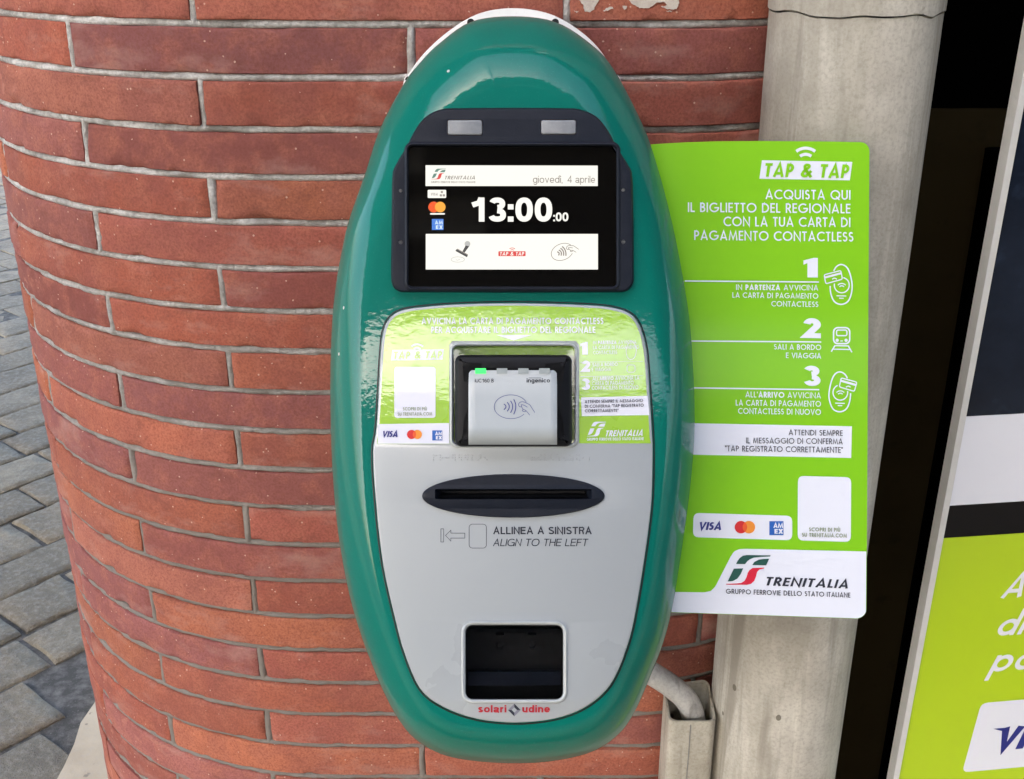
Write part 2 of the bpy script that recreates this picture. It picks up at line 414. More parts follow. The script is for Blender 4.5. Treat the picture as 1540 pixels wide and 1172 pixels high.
    if ch == 'p': return ['C', arc(.34, .33, .34 - h, .33 - h, 0, 360, 24)[:-1], [(h, -.34), (h, .66)]], .68
    if ch == 'i': return [[(h, 0), (h, .66)], [(h, .80), (h, .80 + w)]], w
    return [], .3
def hglyph(ch, w):
    """plain grotesque letters as pen strokes, cap height 1, x-height .72"""
    h = w / 2; X = .72
    def seL(cx, cy, rx, ry, a0=0, a1=360, n=30, p=2.35):
        out = []
        for i in range(n + 1):
            a = R(a0 + (a1 - a0) * i / n); c, s = math.cos(a), math.sin(a)
            out.append((cx + rx * math.copysign(abs(c) ** (2 / p), c), cy + ry * math.copysign(abs(s) ** (2 / p), s)))
        return out
    O = lambda W, H, y0=0: ['C', seL(W / 2, y0 + H / 2, W / 2 - h, H / 2 - h)[:-1]]
    if ch == 'A': W = .80; return [[(h * 1.0, 0), (W / 2, 1 - h * .5), (W - h * 1.0, 0)], [(W * .22, .34), (W * .78, .34)]], W
    if ch == 'E': return [[(h, 0), (h, 1)], [(h, 1 - h), (.62, 1 - h)], [(h, .53), (.59, .53)], [(h, h), (.63, h)]], .63
    if ch == 'F': return [[(h, 0), (h, 1)], [(h, 1 - h), (.60, 1 - h)], [(h, .51), (.54, .51)]], .60
    if ch == 'G': return [seL(.46, .5, .46 - h, .5 - h, 42, 350), [(.5, .47), (.88 - h, .47), (.88 - h, 0)]], .88
    if ch == 'H': return [[(h, 0), (h, 1)], [(.72 - h, 0), (.72 - h, 1)], [(h, .52), (.72 - h, .52)]], .72
    if ch == 'I': return [[(h, 0), (h, 1)]], w
    if ch == 'L': return [[(h, 1), (h, 0)], [(h, h), (.56, h)]], .56
    if ch == 'N': return [[(h, 0), (h, .97), (.72 - h, .03), (.72 - h, 1)]], .72
    if ch == 'O': return O(.96, 1), .96
    if ch == 'R': return [[(h, 0), (h, 1)], [(h, 1 - h), (.4, 1 - h)] + arc(.4, .725, .27 - h, .275 - h, 90, -90) + [(h, .45 + h)], [(.42, .45), (.58 - h, .3), (.62 - h, 0)]], .66
    if ch == 'S': W = .68; return [seL(W / 2, .74, W / 2 - h - .02, .26 - h, 20, 250, 16) + seL(W / 2, .275, W / 2 - h, .275 - h, 70, -165, 16)], W
    if ch == 'T': return [[(0, 1 - h), (.66, 1 - h)], [(.33, 0), (.33, 1 - h)]], .66
    if ch == 'U': W = .72; return [[(h, 1), (h, .3)] + arc(W / 2, .3, W / 2 - h, .3 - h, 180, 360) + [(W - h, 1)]], W
    if ch == 'C': return [seL(.46, .5, .46 - h, .5 - h, 40, 320)], .86
    if ch == 'B': return [[(h, 0), (h, 1)], [(h, 1 - h), (.36, 1 - h)] + arc(.36, .76, .25 - h, .24 - h, 90, -90) + [(h, .52)], [(h, .52), (.36, .52)] + arc(.36, .26 + h * .3, .3 - h, .26 - h * .6, 90, -90) + [(h, h)]], .66
    if ch == '0': return O(.66, 1), .66
    if ch == '1': return [[(.02, .72 - h * .3), (.28, .80 - h * .2), (.36, .98)], [(.48 - h, 0), (.48 - h, 1)]], .56
    if ch == '3': W = .66; return [seL(W / 2, .74, W / 2 - h - .03, .26 - h, 165, -88, 16), seL(W / 2, .28, W / 2 - h, .28 - h, 90, -168, 16)], W
    if ch == '4': return [[(.54 - h, 0), (.54 - h, .97), (.04, .30 - h * .2), (.66, .27)]], .66
    if ch == '6': return [['x'], 'C', seL(.33, .33, .33 - h, .33 - h)[:-1], [(h, .33), (h + .02, .6)] + arc(.36, .62, .36 - h - .02, .38 - h, 170, 40)][1:], .66
    if ch == ':': return [[(h, 0), (h, w)], [(h, X - w), (h, X)]], w
    if ch == ',': return [[(h, w * .9), (h, 0), (h * .4, -w * .9)]], w
    if ch in 'aà': return [[(.06, .52)] + arc(.29, .52, .25 - h * .4, .2 - h, 165, 0) + [(.56 - h, .46), (.56 - h, .08), (.6, 0)], 'C', seL(.27, .2, .27 - h, .22 - h)[:-1]], .62
    if ch == 'c': return [seL(.31, X / 2, .31 - h, X / 2 - h, 40, 320)], .58
    if ch == 'd': return O(.6, X) + [[(.62 - h, 0), (.62 - h, 1)]], .62
    if ch == 'e': return [[(h, X / 2 - .02), (.62 - h, X / 2 - .02)] + seL(.31, X / 2, .31 - h, X / 2 - h, 4, 322)], .62
    if ch == 'g': return O(.6, X) + [[(.62 - h, X), (.62 - h, 0)] + arc(.33, -.02, .29 - h, .24 - h * .5, 0, -160)], .62
    if ch in 'iì':
        return [[(h, 0), (h, X)], [(h, 1 - w), (h, 1)] if ch == 'i' else [(h - .14, 1.04), (h + .06, .84)]], w
    if ch == 'l': return [[(h, 0), (h, 1)]], w
    if ch in 'nu':
        s = [[(h, 0), (h, X)], [(h, .38)] + arc(.29, X - .29, .29 - h, .29 - h, 160, 0) + [(.58 - h, 0)]]
        if ch == 'u': s = [[(.58 - a, X - b) for a, b in q] for q in s]
        return s, .58
    if ch == 'o': return O(.64, X), .64
    if ch == 'p': return O(.6, X) + [[(h - .02, -.28), (h - .02, X)]], .6
    if ch == 'r': return [[(h, 0), (h, X)], [(h, .4)] + arc(.32, X - .3, .32 - h, .3 - h, 165, 80)], .38
    if ch == 's': W = .54; return [seL(W / 2, .53, W / 2 - h - .02, .19 - h * .8, 20, 250, 14) + seL(W / 2, .2, W / 2 - h, .2 - h, 70, -165, 14)], W
    if ch == 'v': return [[(h, X), (.29, h * .5), (.58 - h, X)]], .58
    return [], .3
def letters(mb, segs, x0, x1, yb0, yb1, cap, fn, w=.11, gap=.13, shear=0.0, mi=0, face=None):
    """one line of capitals between x0 and x1 on a baseline yb0..yb1 (y runs down)"""
    if isinstance(segs, str): segs = [(segs, w)]
    X = 0; items = []
    for txt, wt in segs:
        for ch in txt:
            if ch == ' ': X += .42; continue
            st, W = (face or glyph)(ch, wt); items.append((st, X, wt)); X += W + gap
    X -= gap; sx = (x1 - x0) / X
    # a leaning line needs room for the overhang
    if shear: sx = (x1 - x0 - shear * cap) / X
    def mp(a, b, dz):
        xx = x0 + a * sx + shear * cap * b
        return fn(xx, yb0 + (yb1 - yb0) * (xx - x0) / (x1 - x0) - b * cap, dz)
    for st, off, wt in items:
        cl = False
        for s in st:
            if s == 'C': cl = True; continue
            if s == 'F': cl = 'F'; continue
            if cl == 'F': mb.poly([[(a + off, b) for a, b in s]], lambda a, b: mp(a, b, 0), mi); cl = False; continue
            mb.ribbon([(a + off, b) for a, b in s], wt, mp, closed=cl, mi=mi); cl = False
def sans(mb, txt, x0, x1, yb0, yb1, cap, fn, w=.13, shear=0.0, mi=0, gap=.10):
    """grotesque lettering"""
    letters(mb, txt, x0, x1, yb0, yb1, cap, fn, w=w, gap=gap, shear=shear, mi=mi, face=hglyph)
LOGO = [('g', [(278, 198), (292, 170), (310, 145), (338, 124), (375, 117), (585, 118), (580, 128), (500, 132), (435, 140), (400, 155), (378, 172), (358, 198)]),
        ('g', [(422, 205), (440, 178), (480, 157), (525, 150), (572, 148), (545, 207)]),
        ('g', [(258, 240), (342, 236), (318, 290), (290, 328), (250, 350), (203, 355)]),
        ('r', [(192, 375), (280, 372), (325, 366), (355, 345), (372, 310), (382, 275), (398, 250), (425, 232), (530, 227), (528, 235), (485, 245), (464, 268), (456, 305), (440, 345), (412, 372), (375, 382), (190, 382)])]
def logo(mb, x0, y0, x1, y1, fn, off=0.0, gi=0, ri=1, gap=0):
    for c, lp in LOGO:
        q = [(x0 + (a - 190) / 395 * (x1 - x0), y0 + (b - 117) / 266 * (y1 - y0)) for a, b in lp]
        mb.poly([q], lambda a, b: fn(a, b, off), gi if c == 'g' else ri)
def wifi(mb, cx, cy, r, fn, wd, n=2, step=None, a0=50, a1=130, mi=0, rot=0):
    for i in range(n):
        rr = r - i * (step or r * .4)
        mb.ribbon(arc(cx, cy, rr, -rr, a0 + rot, a1 + rot, 10), wd, fn, mi=mi)
# ------------------------------------------------------------------ the pillar's outline
LC, LR = (-.20, 1.395), .395       # left rounded corner
RC, RR_ = (.13, 1.22), .22         # right rounded corner
def prof(u, off=0.0):
    """point and outward normal of the wall face at arc length u (0 below the camera)"""
    if u < LC[0]:
        a = (u - LC[0]) / LR; nx, ny = math.sin(a), -math.cos(a)
        return Vector((LC[0] + nx * (LR + off), LC[1] + ny * (LR + off), 0)), Vector((nx, ny, 0))
    if u > RC[0]:
        a = (u - RC[0]) / RR_; nx, ny = math.sin(a), -math.cos(a)
        return Vector((RC[0] + nx * (RR_ + off), RC[1] + ny * (RR_ + off), 0)), Vector((nx, ny, 0))
    return Vector((u, 1.0 - off, 0)), Vector((0, -1, 0))
U0, U1 = LC[0] - LR * R(165), RC[0] + RR_ * R(165)
# bed joints measured on the flat of the wall, in drawing units at x = 500
BEDS = [37, 118, 196, 268, 337, 406, 470, 530, 592, 651, 709, 766, 822, 876, 929, 980, 1029, 1076.5, 1124, 1170.5]
def wall_z(y):
    d = ray(500, y); return EYE.z + d.z / d.y
zb = [wall_z(y) for y in BEDS]
step = .0433
zb = [zb[0] + step * k for k in range(26, 0, -1)] + zb
while zb[-1] > .03: zb.append(zb[-1] - step)
zb[-1] = .004
K0 = 26
pil = thing('brick_pillar', (-.05, 1.4, 0), 'round-cornered pillar of thin red bricks with grey mortar behind the green machine', 'pillar')
JOINTS = []
def bricks():
    mb = MB(); tint = []
    rng = random.Random(11)
    pal = [(.46, .135, .078), (.42, .125, .082), (.49, .155, .082), (.38, .108, .075), (.33, .105, .088), (.30, .105, .098), (.44, .15, .098), (.40, .108, .064), (.36, .125, .105)]
    spec = {2: (.30, .092, .075), 5: (.27, .075, .058), 6: (.26, .072, .055), 7: (.42, .115, .05), 9: (.44, .125, .055)}
    for k in range(-1, len(zb) - 1 - 0):
        zt = zb[k] if k >= 0 else zb[0] + step
        zl = zb[k + 1]
        if k < 0: continue
        kk = k - K0                                    # course index below the first seen bed joint is kk+1
        vis = -2 <= kk <= 20
        L = .322 if kk < 3 else .305
        base = -.272 if (kk + 1) % 2 == 0 else -.407
        if (kk + 1) % 2 and kk >= 0: base = -.407
        js = []
        u = base
        while u > U0: u -= L * rng.uniform(.94, 1.05)
        lim = u
        # joints anchored on the measured one, jittered elsewhere
        js = [base]
        u = base
        while u > U0: u -= L * rng.uniform(.93, 1.05); js.insert(0, u)
        u = base
        while u < U1: u += L * (rng.uniform(.985, 1.015) if u < .1 else rng.uniform(.95, 1.05)); js.append(u)
        for i in range(len(js) - 1):
            ua, ub = max(js[i], U0), min(js[i + 1], U1)
            if ub - ua < .02: continue
            seen = vis and ub > -.85 and ua < .3
            jw = rng.uniform(.0055, .0078); JOINTS.append((ua, zl, zt))
            gap = .0062 if kk < 6 else .0064
            a0, a1 = ua + jw / 2, ub - jw / 2
            z0, z1 = zl + gap / 2, zt - gap / 2
            nu = max(3, int((a1 - a0) / (.0045 if seen else .03))); nz = 10 if seen else 3
            sd_ = Vector((rng.uniform(0, 99), rng.uniform(0, 99), rng.uniform(0, 99)))
            lean = rng.uniform(-.0012, .0012); lift = rng.uniform(-.0008, .0008); tw = rng.uniform(-.0007, .0007)
            c = list(pal[rng.randrange(len(pal))])
            if kk in spec and rng.random() < .55: c = list(spec[kk])
            q = rng.uniform(.70, 1.04); c = [min(1, v * q * k_) for v, k_ in zip(c, (.97, 1.03, 1.06))]
            b0 = len(mb.v)
            for iz in range(nz + 1):
                for iu in range(nu + 1):
                    su, sz = iu / nu, iz / nz
                    # denser rows near the arrises
                    szz = .5 - .5 * math.cos(math.pi * sz) if seen else sz
                    uu = a0 + (a1 - a0) * su; zz = z0 + (z1 - z0) * szz
                    e = min(su * (a1 - a0), (1 - su) * (a1 - a0), szz * (z1 - z0), (1 - szz) * (z1 - z0))
                    off = lift + lean * (su - .5) * 2 + tw * (szz - .5)
                    if seen:
                        p3 = Vector((uu * 30, zz * 60, 0)) + sd_
                        wob = noise.noise(p3 * 1.2)
                        off += .0007 * wob + .0006 * noise.noise(p3 * 3.1)
                        ch = max(0, noise.noise(Vector((uu * 55, zz * 55, 3)) + sd_) - (.28 if uu > -.35 else .05))
                        if e < .0075: off -= ch * .007 * (1 - e / .0075)
                        ro = .0019
                        if e < ro: off -= ro - math.sqrt(max(0, ro * ro - (ro - e) ** 2))
                        zz += .0009 * noise.noise(Vector((uu * 22, zz * 10, 9)) + sd_) * (abs(szz - .5) * 2) ** 2
                        uu += .0011 * noise.noise(Vector((zz * 90, uu * 5, 5)) + sd_) * (abs(su - .5) * 2) ** 8
                    p, nn = prof(uu, off); mb.v.append(Vector((p.x, p.y, zz))); tint.append(c)
            W_ = nu + 1
            for iz in range(nz):
                for iu in range(nu):
                    a = b0 + iz * W_ + iu; mb.f.append([a, a + 1, a + W_ + 1, a + W_]); mb.m.append(0)
            # the sides run back into the mortar
            rim = [b0 + i for i in range(W_)] + [b0 + j * W_ + nu for j in range(1, nz + 1)] + \
                  [b0 + nz * W_ + i for i in range(nu - 1, -1, -1)] + [b0 + j * W_ for j in range(nz - 1, 0, -1)]
            rb = len(mb.v)
            for r_ in rim:
                v = mb.v[r_]; idx = r_ - b0; su = (idx % W_) / nu
                _, nn = prof(a0 + (a1 - a0) * su); mb.v.append(v - nn * .012); tint.append(c)
            n_ = len(rim)
            for i in range(n_):
                j = (i + 1) % n_; mb.f.append([rim[i], rb + i, rb + j, rim[j]]); mb.m.append(0)
    return mb, tint
def coloured(name, mb, tint, m, parent=None, smooth=True, angle=50):
    org = Vector(parent['_base']) if parent is not None else Vector((0, 0, 0))
    me = bpy.data.meshes.new(name); me.from_pydata([v - org for v in mb.v], [], mb.f); me.materials.append(m)
    ca = me.color_attributes.new('tint', 'FLOAT_COLOR', 'POINT')
    ca.data.foreach_set('color', [q for c in tint for q in (c[0], c[1], c[2], 1.0)])
    bm = bmesh.new(); bm.from_mesh(me); bmesh.ops.recalc_face_normals(bm, faces=bm.faces); bm.to_mesh(me); bm.free()
    if smooth:
        me.polygons.foreach_set('use_smooth', [True] * len(me.polygons)); me.set_sharp_from_angle(angle=R(angle))
    o = bpy.data.objects.new(name, me); COL.objects.link(o); o['_base'] = list(org)
    if parent is not None: o.parent = parent
    return o
bmb, btint = bricks()
coloured('brickwork', bmb, btint, M['brick'], pil)
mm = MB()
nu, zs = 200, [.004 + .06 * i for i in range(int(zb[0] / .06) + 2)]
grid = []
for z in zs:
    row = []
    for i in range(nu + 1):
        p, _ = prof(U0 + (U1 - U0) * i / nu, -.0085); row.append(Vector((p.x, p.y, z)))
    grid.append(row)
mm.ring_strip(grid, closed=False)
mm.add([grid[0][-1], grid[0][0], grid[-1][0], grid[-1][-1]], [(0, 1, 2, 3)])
def bead(fn_c, n, width):
    """a tooled mortar bead: convex in the middle, a sharp groove along both bricks"""
    rows = []
    S = [(-.62, -.0085), (-.5, -.0062), (-.40, -.0036), (-.22, -.0022), (0, -.0017), (.22, -.0022), (.40, -.0036), (.5, -.0062), (.62, -.0085)]
    for i in range(n + 1):
        u, z, axis, rough = fn_c(i / n); row = []
        for k, (s_, d) in enumerate(S):
            q = Vector((u * 60, z * 60, k * .35))
            d2 = d + rough * (.0016 * noise.noise(q * .8) + .0013 * noise.noise(q * 2.3)); sw = s_ * width * (1 + .22 * noise.noise(q * .5 + Vector((5, 1, 0)))) + .0012 * noise.noise(Vector((u * 14, z * 14, 3)))
            p, _ = prof(u + (sw if axis else 0), d2); row.append(Vector((p.x, p.y, z + (0 if axis else sw))))
        rows.append(row)
    mm.ring_strip(rows, closed=False)
for k, z in enumerate(zb):
    kk = k - K0; vis = -3 <= kk <= 21; rough = 1.0 if kk > 5 else .5
    bead(lambda t: (-1.0 + 1.5 * t, z, 0, rough), 420 if vis else 60, .0080)
for (u, z0, z1) in JOINTS:
    if -.9 < u < .4 and 0.25 < z0 < 1.6: bead(lambda t: (u, z0 + (z1 - z0) * t, 1, .9), 9, .0088)
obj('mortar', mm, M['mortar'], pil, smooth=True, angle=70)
# plaster smears on the course above the machine
sm = MB(); rg = random.Random(5)
def wallpt(x, y, off=.0012):
    d = ray(x, y); t = 1.0 / d.y
    for _ in range(8):
        q = EYE + d * t
        yy = 1.0 if q.x < RC[0] else RC[1] - math.sqrt(max(0, RR_ ** 2 - (q.x - RC[0]) ** 2))
        if q.x < LC[0]: yy = LC[1] - math.sqrt(max(0, LR ** 2 - (q.x - LC[0]) ** 2))
        t = (yy - off) / d.y
    return EYE + d * t
for lp in ([(868, -14), (904, -15), (900, 2), (893, 14), (886, 19), (879, 17), (876, 6), (870, -2)],
           [(930, -14), (1022, -16), (1021, 5), (1018, 14), (1004, 14), (994, 10), (1004, 8), (999, 3), (988, 4), (976, 12), (962, 12), (950, 6), (944, -3)],
           [(907, 17), (913, 12), (921, 10), (922, 13), (914, 16)], [(936, 9), (943, 9), (942, 14), (938, 15)], [(862, 16), (870, 17), (868, 19)],
           [(1000, 17), (1012, 16), (1009, 18)]):
    q = []
    for i in range(len(lp)):
        a, b = lp[i], lp[(i + 1) % len(lp)]
        for s in range(5):
            t = s / 5; q.append((a[0] + (b[0] - a[0]) * t + rg.uniform(-.8, .8), a[1] + (b[1] - a[1]) * t + rg.uniform(-.8, .8)))
    sm.poly([q], lambda a, b: wallpt(a, b, .0022))
M['plaster'] = dusty('old_plaster', (.58, .52, .46), (.40, .31, .26), .9, .2, 0, 90, .7, .002)
obj('plaster_smear', sm, M['plaster'], pil, face=EYE)
# ------------------------------------------------------------------ ground
gb = MB()
gs = 60.0
gb.add([(-gs, -gs, -.012), (gs, -gs, -.012), (gs, gs, -.012), (-gs, gs, -.012)], [(0, 1, 2, 3)])
setp(obj('ground', gb, M['joint']), kind='structure')
# stone setts laid in slanting rows
pv = MB(); pt_ = []; rg = random.Random(21)
dA = Vector((math.cos(R(50)), math.sin(R(50)))); dB = Vector((dA.y, -dA.x))
def sett(a0, a1, b0, b1):
    g = rg.uniform(.006, .011); c0 = rg.uniform(.14, .25); tn = rg.uniform(-.012, .012); col = (c0 * 1.22 + tn * .5, c0 * 1.02, c0 * .68 - tn * .3)
    hz = rg.uniform(-.002, .002); tx, ty = rg.uniform(-.006, .006), rg.uniform(-.006, .006)
    A0, A1, B0, B1 = a0 + g / 2, a1 - g / 2, b0 + g / 2, b1 - g / 2
    ctr = dA * ((a0 + a1) / 2) + dB * ((b0 + b1) / 2)
    near = ctr.length < 4.5 and ctr.x < -.4
    na = max(2, int((A1 - A0) / (.02 if near else .2))); nb = 8 if near else 2
    sd_ = Vector((rg.uniform(0, 99), rg.uniform(0, 99), 0)); bb = len(pv.v)
    for j in range(nb + 1):
        for i in range(na + 1):
            s, t = i / na, j / nb
            if near:
                s = .5 - .5 * math.cos(math.pi * s) if i in (1, na - 1) else s
                t = .5 - .5 * math.cos(math.pi * t)
            aa, b2 = A0 + (A1 - A0) * s, B0 + (B1 - B0) * t
            q = Vector((aa * 14, b2 * 14, 0)) + sd_
            if near:
                jit = .006 * noise.noise(q * .9); edge = max(abs(s - .5), abs(t - .5)) * 2
                aa += jit * (abs(s - .5) * 2) ** 6; b2 += .004 * noise.noise(q * 1.1 + Vector((7, 3, 1))) * (abs(t - .5) * 2) ** 6
            e = min(s * (A1 - A0), (1 - s) * (A1 - A0), t * (B1 - B0), (1 - t) * (B1 - B0))
            zz = hz + tx * (s - .5) + ty * (t - .5) + (.003 * noise.noise(q) + .002 * noise.noise(q * 2.6) if near else 0)
            if e < .008: zz -= .006 * (1 - e / .008) ** 2
            p = dA * aa + dB * b2; pv.v.append(Vector((p.x, p.y, zz - .004))); pt_.append(col)
    W_ = na + 1
    for j in range(nb):
        for i in range(na):
            a = bb + j * W_ + i; pv.f.append([a, a + 1, a + W_ + 1, a + W_]); pv.m.append(0)
    rim = [bb + i for i in range(W_)] + [bb + j * W_ + na for j in range(1, nb + 1)] + [bb + nb * W_ + i for i in range(na - 1, -1, -1)] + [bb + j * W_ for j in range(nb - 1, 0, -1)]
    rb = len(pv.v)
    for r_ in rim: pv.v.append(pv.v[r_] - Vector((0, 0, .012))); pt_.append(col)
    for i in range(len(rim)):
        j = (i + 1) % len(rim); pv.f.append([rim[i], rb + i, rb + j, rim[j]]); pv.m.append(0)
bpos = -1.5 + 0.0
# row boundaries through the joints seen at lower left; farther rows carry on at the same width
b = Vector((-1.1, 2.023)).dot(dB)
rows = [b + .165 * i for i in range(-60, 30)]
rows = [r + (rg.uniform(-.014, .014) if abs(r - b) > .01 else 0) for r in rows]
for i in range(len(rows) - 1):
    r0, r1 = rows[i], rows[i + 1]
    a = -9 + rg.uniform(0, .3)
    while a < 9:
        ln = rg.choice([.18, .22, .26, .30, .36])
        ctr = dA * (a + ln / 2) + dB * ((r0 + r1) / 2)
        if -6.5 < ctr.x < 3 and -1.0 < ctr.y < 9 and not (-.86 < ctr.x < 1.2 and .3 < ctr.y < 2.6): sett(a, a + ln, r0, r1)
        a += ln
setp(coloured('pavement', pv, pt_, M['paver'], None, True, 45), kind='structure')
pl = MB(); rg2 = random.Random(3)
lf = [(-.80, .30)] + [(-.815 - .03 * (y - 1.3) / 1.0 + rg2.uniform(-.006, .006), y) for y in [.5 + .06 * i for i in range(34)]] + [(-.86, 2.6)]
top = [(1.2, .3), (1.2, 2.6)] + lf[::-1]
pl.poly([top], lambda a, b: Vector((a, b, .003)))
pl.ring_strip([[Vector((a, b, .003)) for a, b in top], [Vector((a, b, -.011)) for a, b in top]])
setp(obj('stone_base', pl, M['stone']), kind='structure')
# ------------------------------------------------------------------ drain pipe, trunking, conduit
PC = Vector((.28, .970)); PR = .0687
dp = thing('drain_pipe', (PC.x, PC.y, 0), 'fat weathered grey-beige drain pipe standing beside the brick pillar', 'pipe')
def pipe_seg(z0, z1, rad, nz=14, flare=0.0):
    m = MB(); rings = []
    for j in range(nz + 1):
        z = z0 + (z1 - z0) * j / nz; ring = []
        for i in range(72):
            a = i * 2 * math.pi / 72
            wv = noise.noise(Vector((math.cos(a) * 2, math.sin(a) * 2, z * 3))) * .0012
            rr = rad + wv
            ring.append(Vector((PC.x + rr * math.cos(a), PC.y + rr * math.sin(a), z + (.004 * noise.noise(Vector((math.cos(a) * 3, math.sin(a) * 3, 5))) if j in (0, nz) else 0))))
        rings.append(ring)
    m.ring_strip(rings); m.add(rings[-1], [list(range(72))]); m.add(rings[0], [list(range(72))[::-1]])
    return m
ZJ = EYE.z - .0757
obj('pipe_section', pipe_seg(0.003, ZJ - .0004, PR, 40), M['pipe'], dp, smooth=True)
obj('collar', pipe_seg(ZJ + .0012, ZJ + .30, PR + .0012, 10), M['pipe'], dp, smooth=True)
obj('pipe_section', pipe_seg(ZJ + .302, 3.2, PR - .002, 10), M['pipe'], dp, smooth=True)
obj('joint_ring', pipe_seg(ZJ - .004, ZJ + .006, PR - .003, 2), M['gasket'], dp, smooth=True)
tk = thing('cable_trunking', (.187, .962, 0), 'beige square metal trunking with open top rising between brick wall and drain pipe', 'trunking')
def trunk():
    m = MB(); x0, x1, y0, y1 = .1615, .2105, .936, .990; zf = EYE.z - .768; zbk = zf + .012
    th = .0022; n = 8
    def loop(ins):
        return rrect(x0 + ins, y0 + ins, x1 - ins, y1 - ins, .008 - ins * .6, 5)
    o_, i_ = loop(0), loop(th)
    zt = lambda p: zf + (zbk - zf) * max(0, (p[1] - y0) / (y1 - y0)) ** 3 * (.4 + .6 * (p[0] - x0) / (x1 - x0))
    R4 = [[Vector((*p, .003)) for p in o_], [Vector((*p, zt(p))) for p in o_], [Vector((*p, zt(p) - .0002)) for p in i_], [Vector((*p, .003)) for p in i_]]
    m.ring_strip(R4); return m
obj('channel', trunk(), M['trunking'], tk, smooth=True)
ins = MB(); ins.box((.165, .939, EYE.z - .85), (.207, .987, EYE.z - .845)); obj('inner_plate', ins, M['black_deep'], tk)  # black plate across the hollow channel, below its rim
sm2 = MB(); sm2.box((.1835, .9352, .05), (.1842, .9361, EYE.z - .772)); obj('seam', sm2, M['bracket'], tk)
cd = MB()
def tdepth(x, y, yw):   # point on the ray at wall distance yw
    d = ray(x, y); return EYE + d * (yw / d.y)
CP = [tdepth(900, 985, .975), tdepth(950, 996, .972), tdepth(985, 1016, .968), tdepth(1012, 1034, .965), tdepth(1033, 1054, .962), tdepth(1043, 1080, .962), tdepth(1046, 1120, .963), tdepth(1046, 1170, .963)]
CP = [Vector((CP[0].x - .032, 1.004, CP[0].z + .006)), Vector((CP[0].x - .022, .988, CP[0].z + .004))] + CP
path = []
for i in range(len(CP) - 1):
    g = lambda j: CP[min(max(j, 0), len(CP) - 1)]
    a, b, c, d = g(i - 1), g(i), g(i + 1), g(i + 2)
    for s in range(6):
        t = s / 6; path.append(.5 * ((2 * b) + (c - a) * t + (2 * a - 5 * b + 4 * c - d) * t * t + (3 * b - a - 3 * c + d) * t ** 3))
cd.tube(path, .0122, 24)
setp(obj('conduit', cd, M['conduit'], smooth=True), 'curved off-white plastic conduit bending into the open trunking', 'conduit')
# ------------------------------------------------------------------ the ticket validator
TF = .815                                  # depth of the green front
base = pt(770, 1150, .93)
val = thing('ticket_validator', (base.x, base.y, base.z), 'green oval ticket validator with lit clock screen and silver front panel on the brick pillar', 'ticket machine')
OUT = spline([(770, 24.5), (708, 33), (660, 66), (632, 94), (608, 125), (572, 192), (547, 267), (523, 337), (507.5, 412), (499.5, 480), (496.5, 560), (497, 640),
              (499.5, 705), (505, 775), (515, 845), (529, 910), (545, 962), (558, 996), (574, 1035), (596, 1077), (622, 1110), (662, 1134), (710, 1144.5), (775, 1148.5),
              (838, 1144), (893, 1130), (931, 1104), (955, 1070), (978, 1018), (998, 966), (1011, 915), (1022, 850), (1033, 775), (1041, 705), (1045, 635), (1043, 560), (1037, 480),
              (1026, 410), (1011, 335), (991, 258), (967, 188), (923, 104), (888, 66), (835, 33)], 5)
def inset(loop, e):
    """offset a closed loop inwards by e (number or function of the point)"""
    n = len(loop); P = [Vector(p) for p in loop]
    area = sum(P[i].x * P[(i + 1) % n].y - P[(i + 1) % n].x * P[i].y for i in range(n)); sg = 1 if area > 0 else -1
    out = []
    for i in range(n):
        a = (P[i] - P[i - 1]).normalized(); b = (P[(i + 1) % n] - P[i]).normalized(); t = (a + b).normalized()
        nn = Vector((-t.y, t.x)) * sg; c = max(.5, nn.dot(Vector((-a.y, a.x)) * sg))
        ee = e(P[i]) if callable(e) else e
        q = P[i] + nn * ee / c; out.append((q.x, q.y))
    return out
def fac(p):
    if p.y < 330: return 1 + 1.0 * ((330 - p.y) / 305) ** 1.3
    return 1.0
def rings_of(loop, ets): return [[pt(a, b, t) for a, b in inset(loop, e)] for e, t in ets]
EF = 55
PANEL = spline([(561, 680), (566.5, 639.5), (572.7, 533.5), (577, 498), (586, 479), (602, 468), (633.5, 462), (696, 457.5), (783, 456), (883, 459), (923.4, 463.4), (949, 473), (963, 493), (971.7, 527),
                (976, 580), (981, 658), (981.5, 700), (979, 764), (968, 848), (953.7, 932), (942, 976), (926, 1016), (907, 1043), (876, 1066), (834, 1081), (775, 1087), (716, 1081), (666, 1063), (632, 1036),
                (609, 984), (594.6, 932), (576, 848), (565, 751)], 4)
BEZ = rquad([(606, 440), (588, 440), (588, 420), (590, 262), (597, 243), (613, 218)], 1) if False else \
    spline([(603, 439.6), (593, 434), (588.5, 422), (588, 400)], 4, False)[:-1] + spline([(588, 400), (589, 330), (590, 268), (594, 251), (613, 218)], 4, False)[:-1] + \
    spline([(613, 218), (626, 193), (642, 174.5), (664, 164.5), (690, 162.8)], 4, False)[:-1] + spline([(690, 162.8), (767, 162.3), (845, 162.8), (871, 164.5), (896, 175), (914, 196), (927, 221)], 4, False)[:-1] + \
    spline([(927, 221), (946, 251), (951, 268), (952.5, 330), (953, 410), (951.5, 428), (942, 438), (930, 439.8)], 4, False)[:-1] + [(930, 439.8), (767, 440.2)]
shell = MB()
body = [[pt(a, b, t) for a, b in inset(OUT, e)] for e, t in ((60, .925), (16, .925), (6, .905), (1.5, .885), (0, .868))]
for k in range(1, 13):
    ph = k / 12 * math.pi / 2
    # a soft shoulder: slow roll-over ending flush with the front
    body.append([pt(a, b, .868 - (.868 - TF) * math.sin(ph) ** .92) for a, b in inset(OUT, lambda p: EF * fac(p) * (1 - math.cos(ph)))])
shell.ring_strip(body)
front = inset(OUT, lambda p: EF * fac(p))
seam_o = inset(PANEL, -2.5)
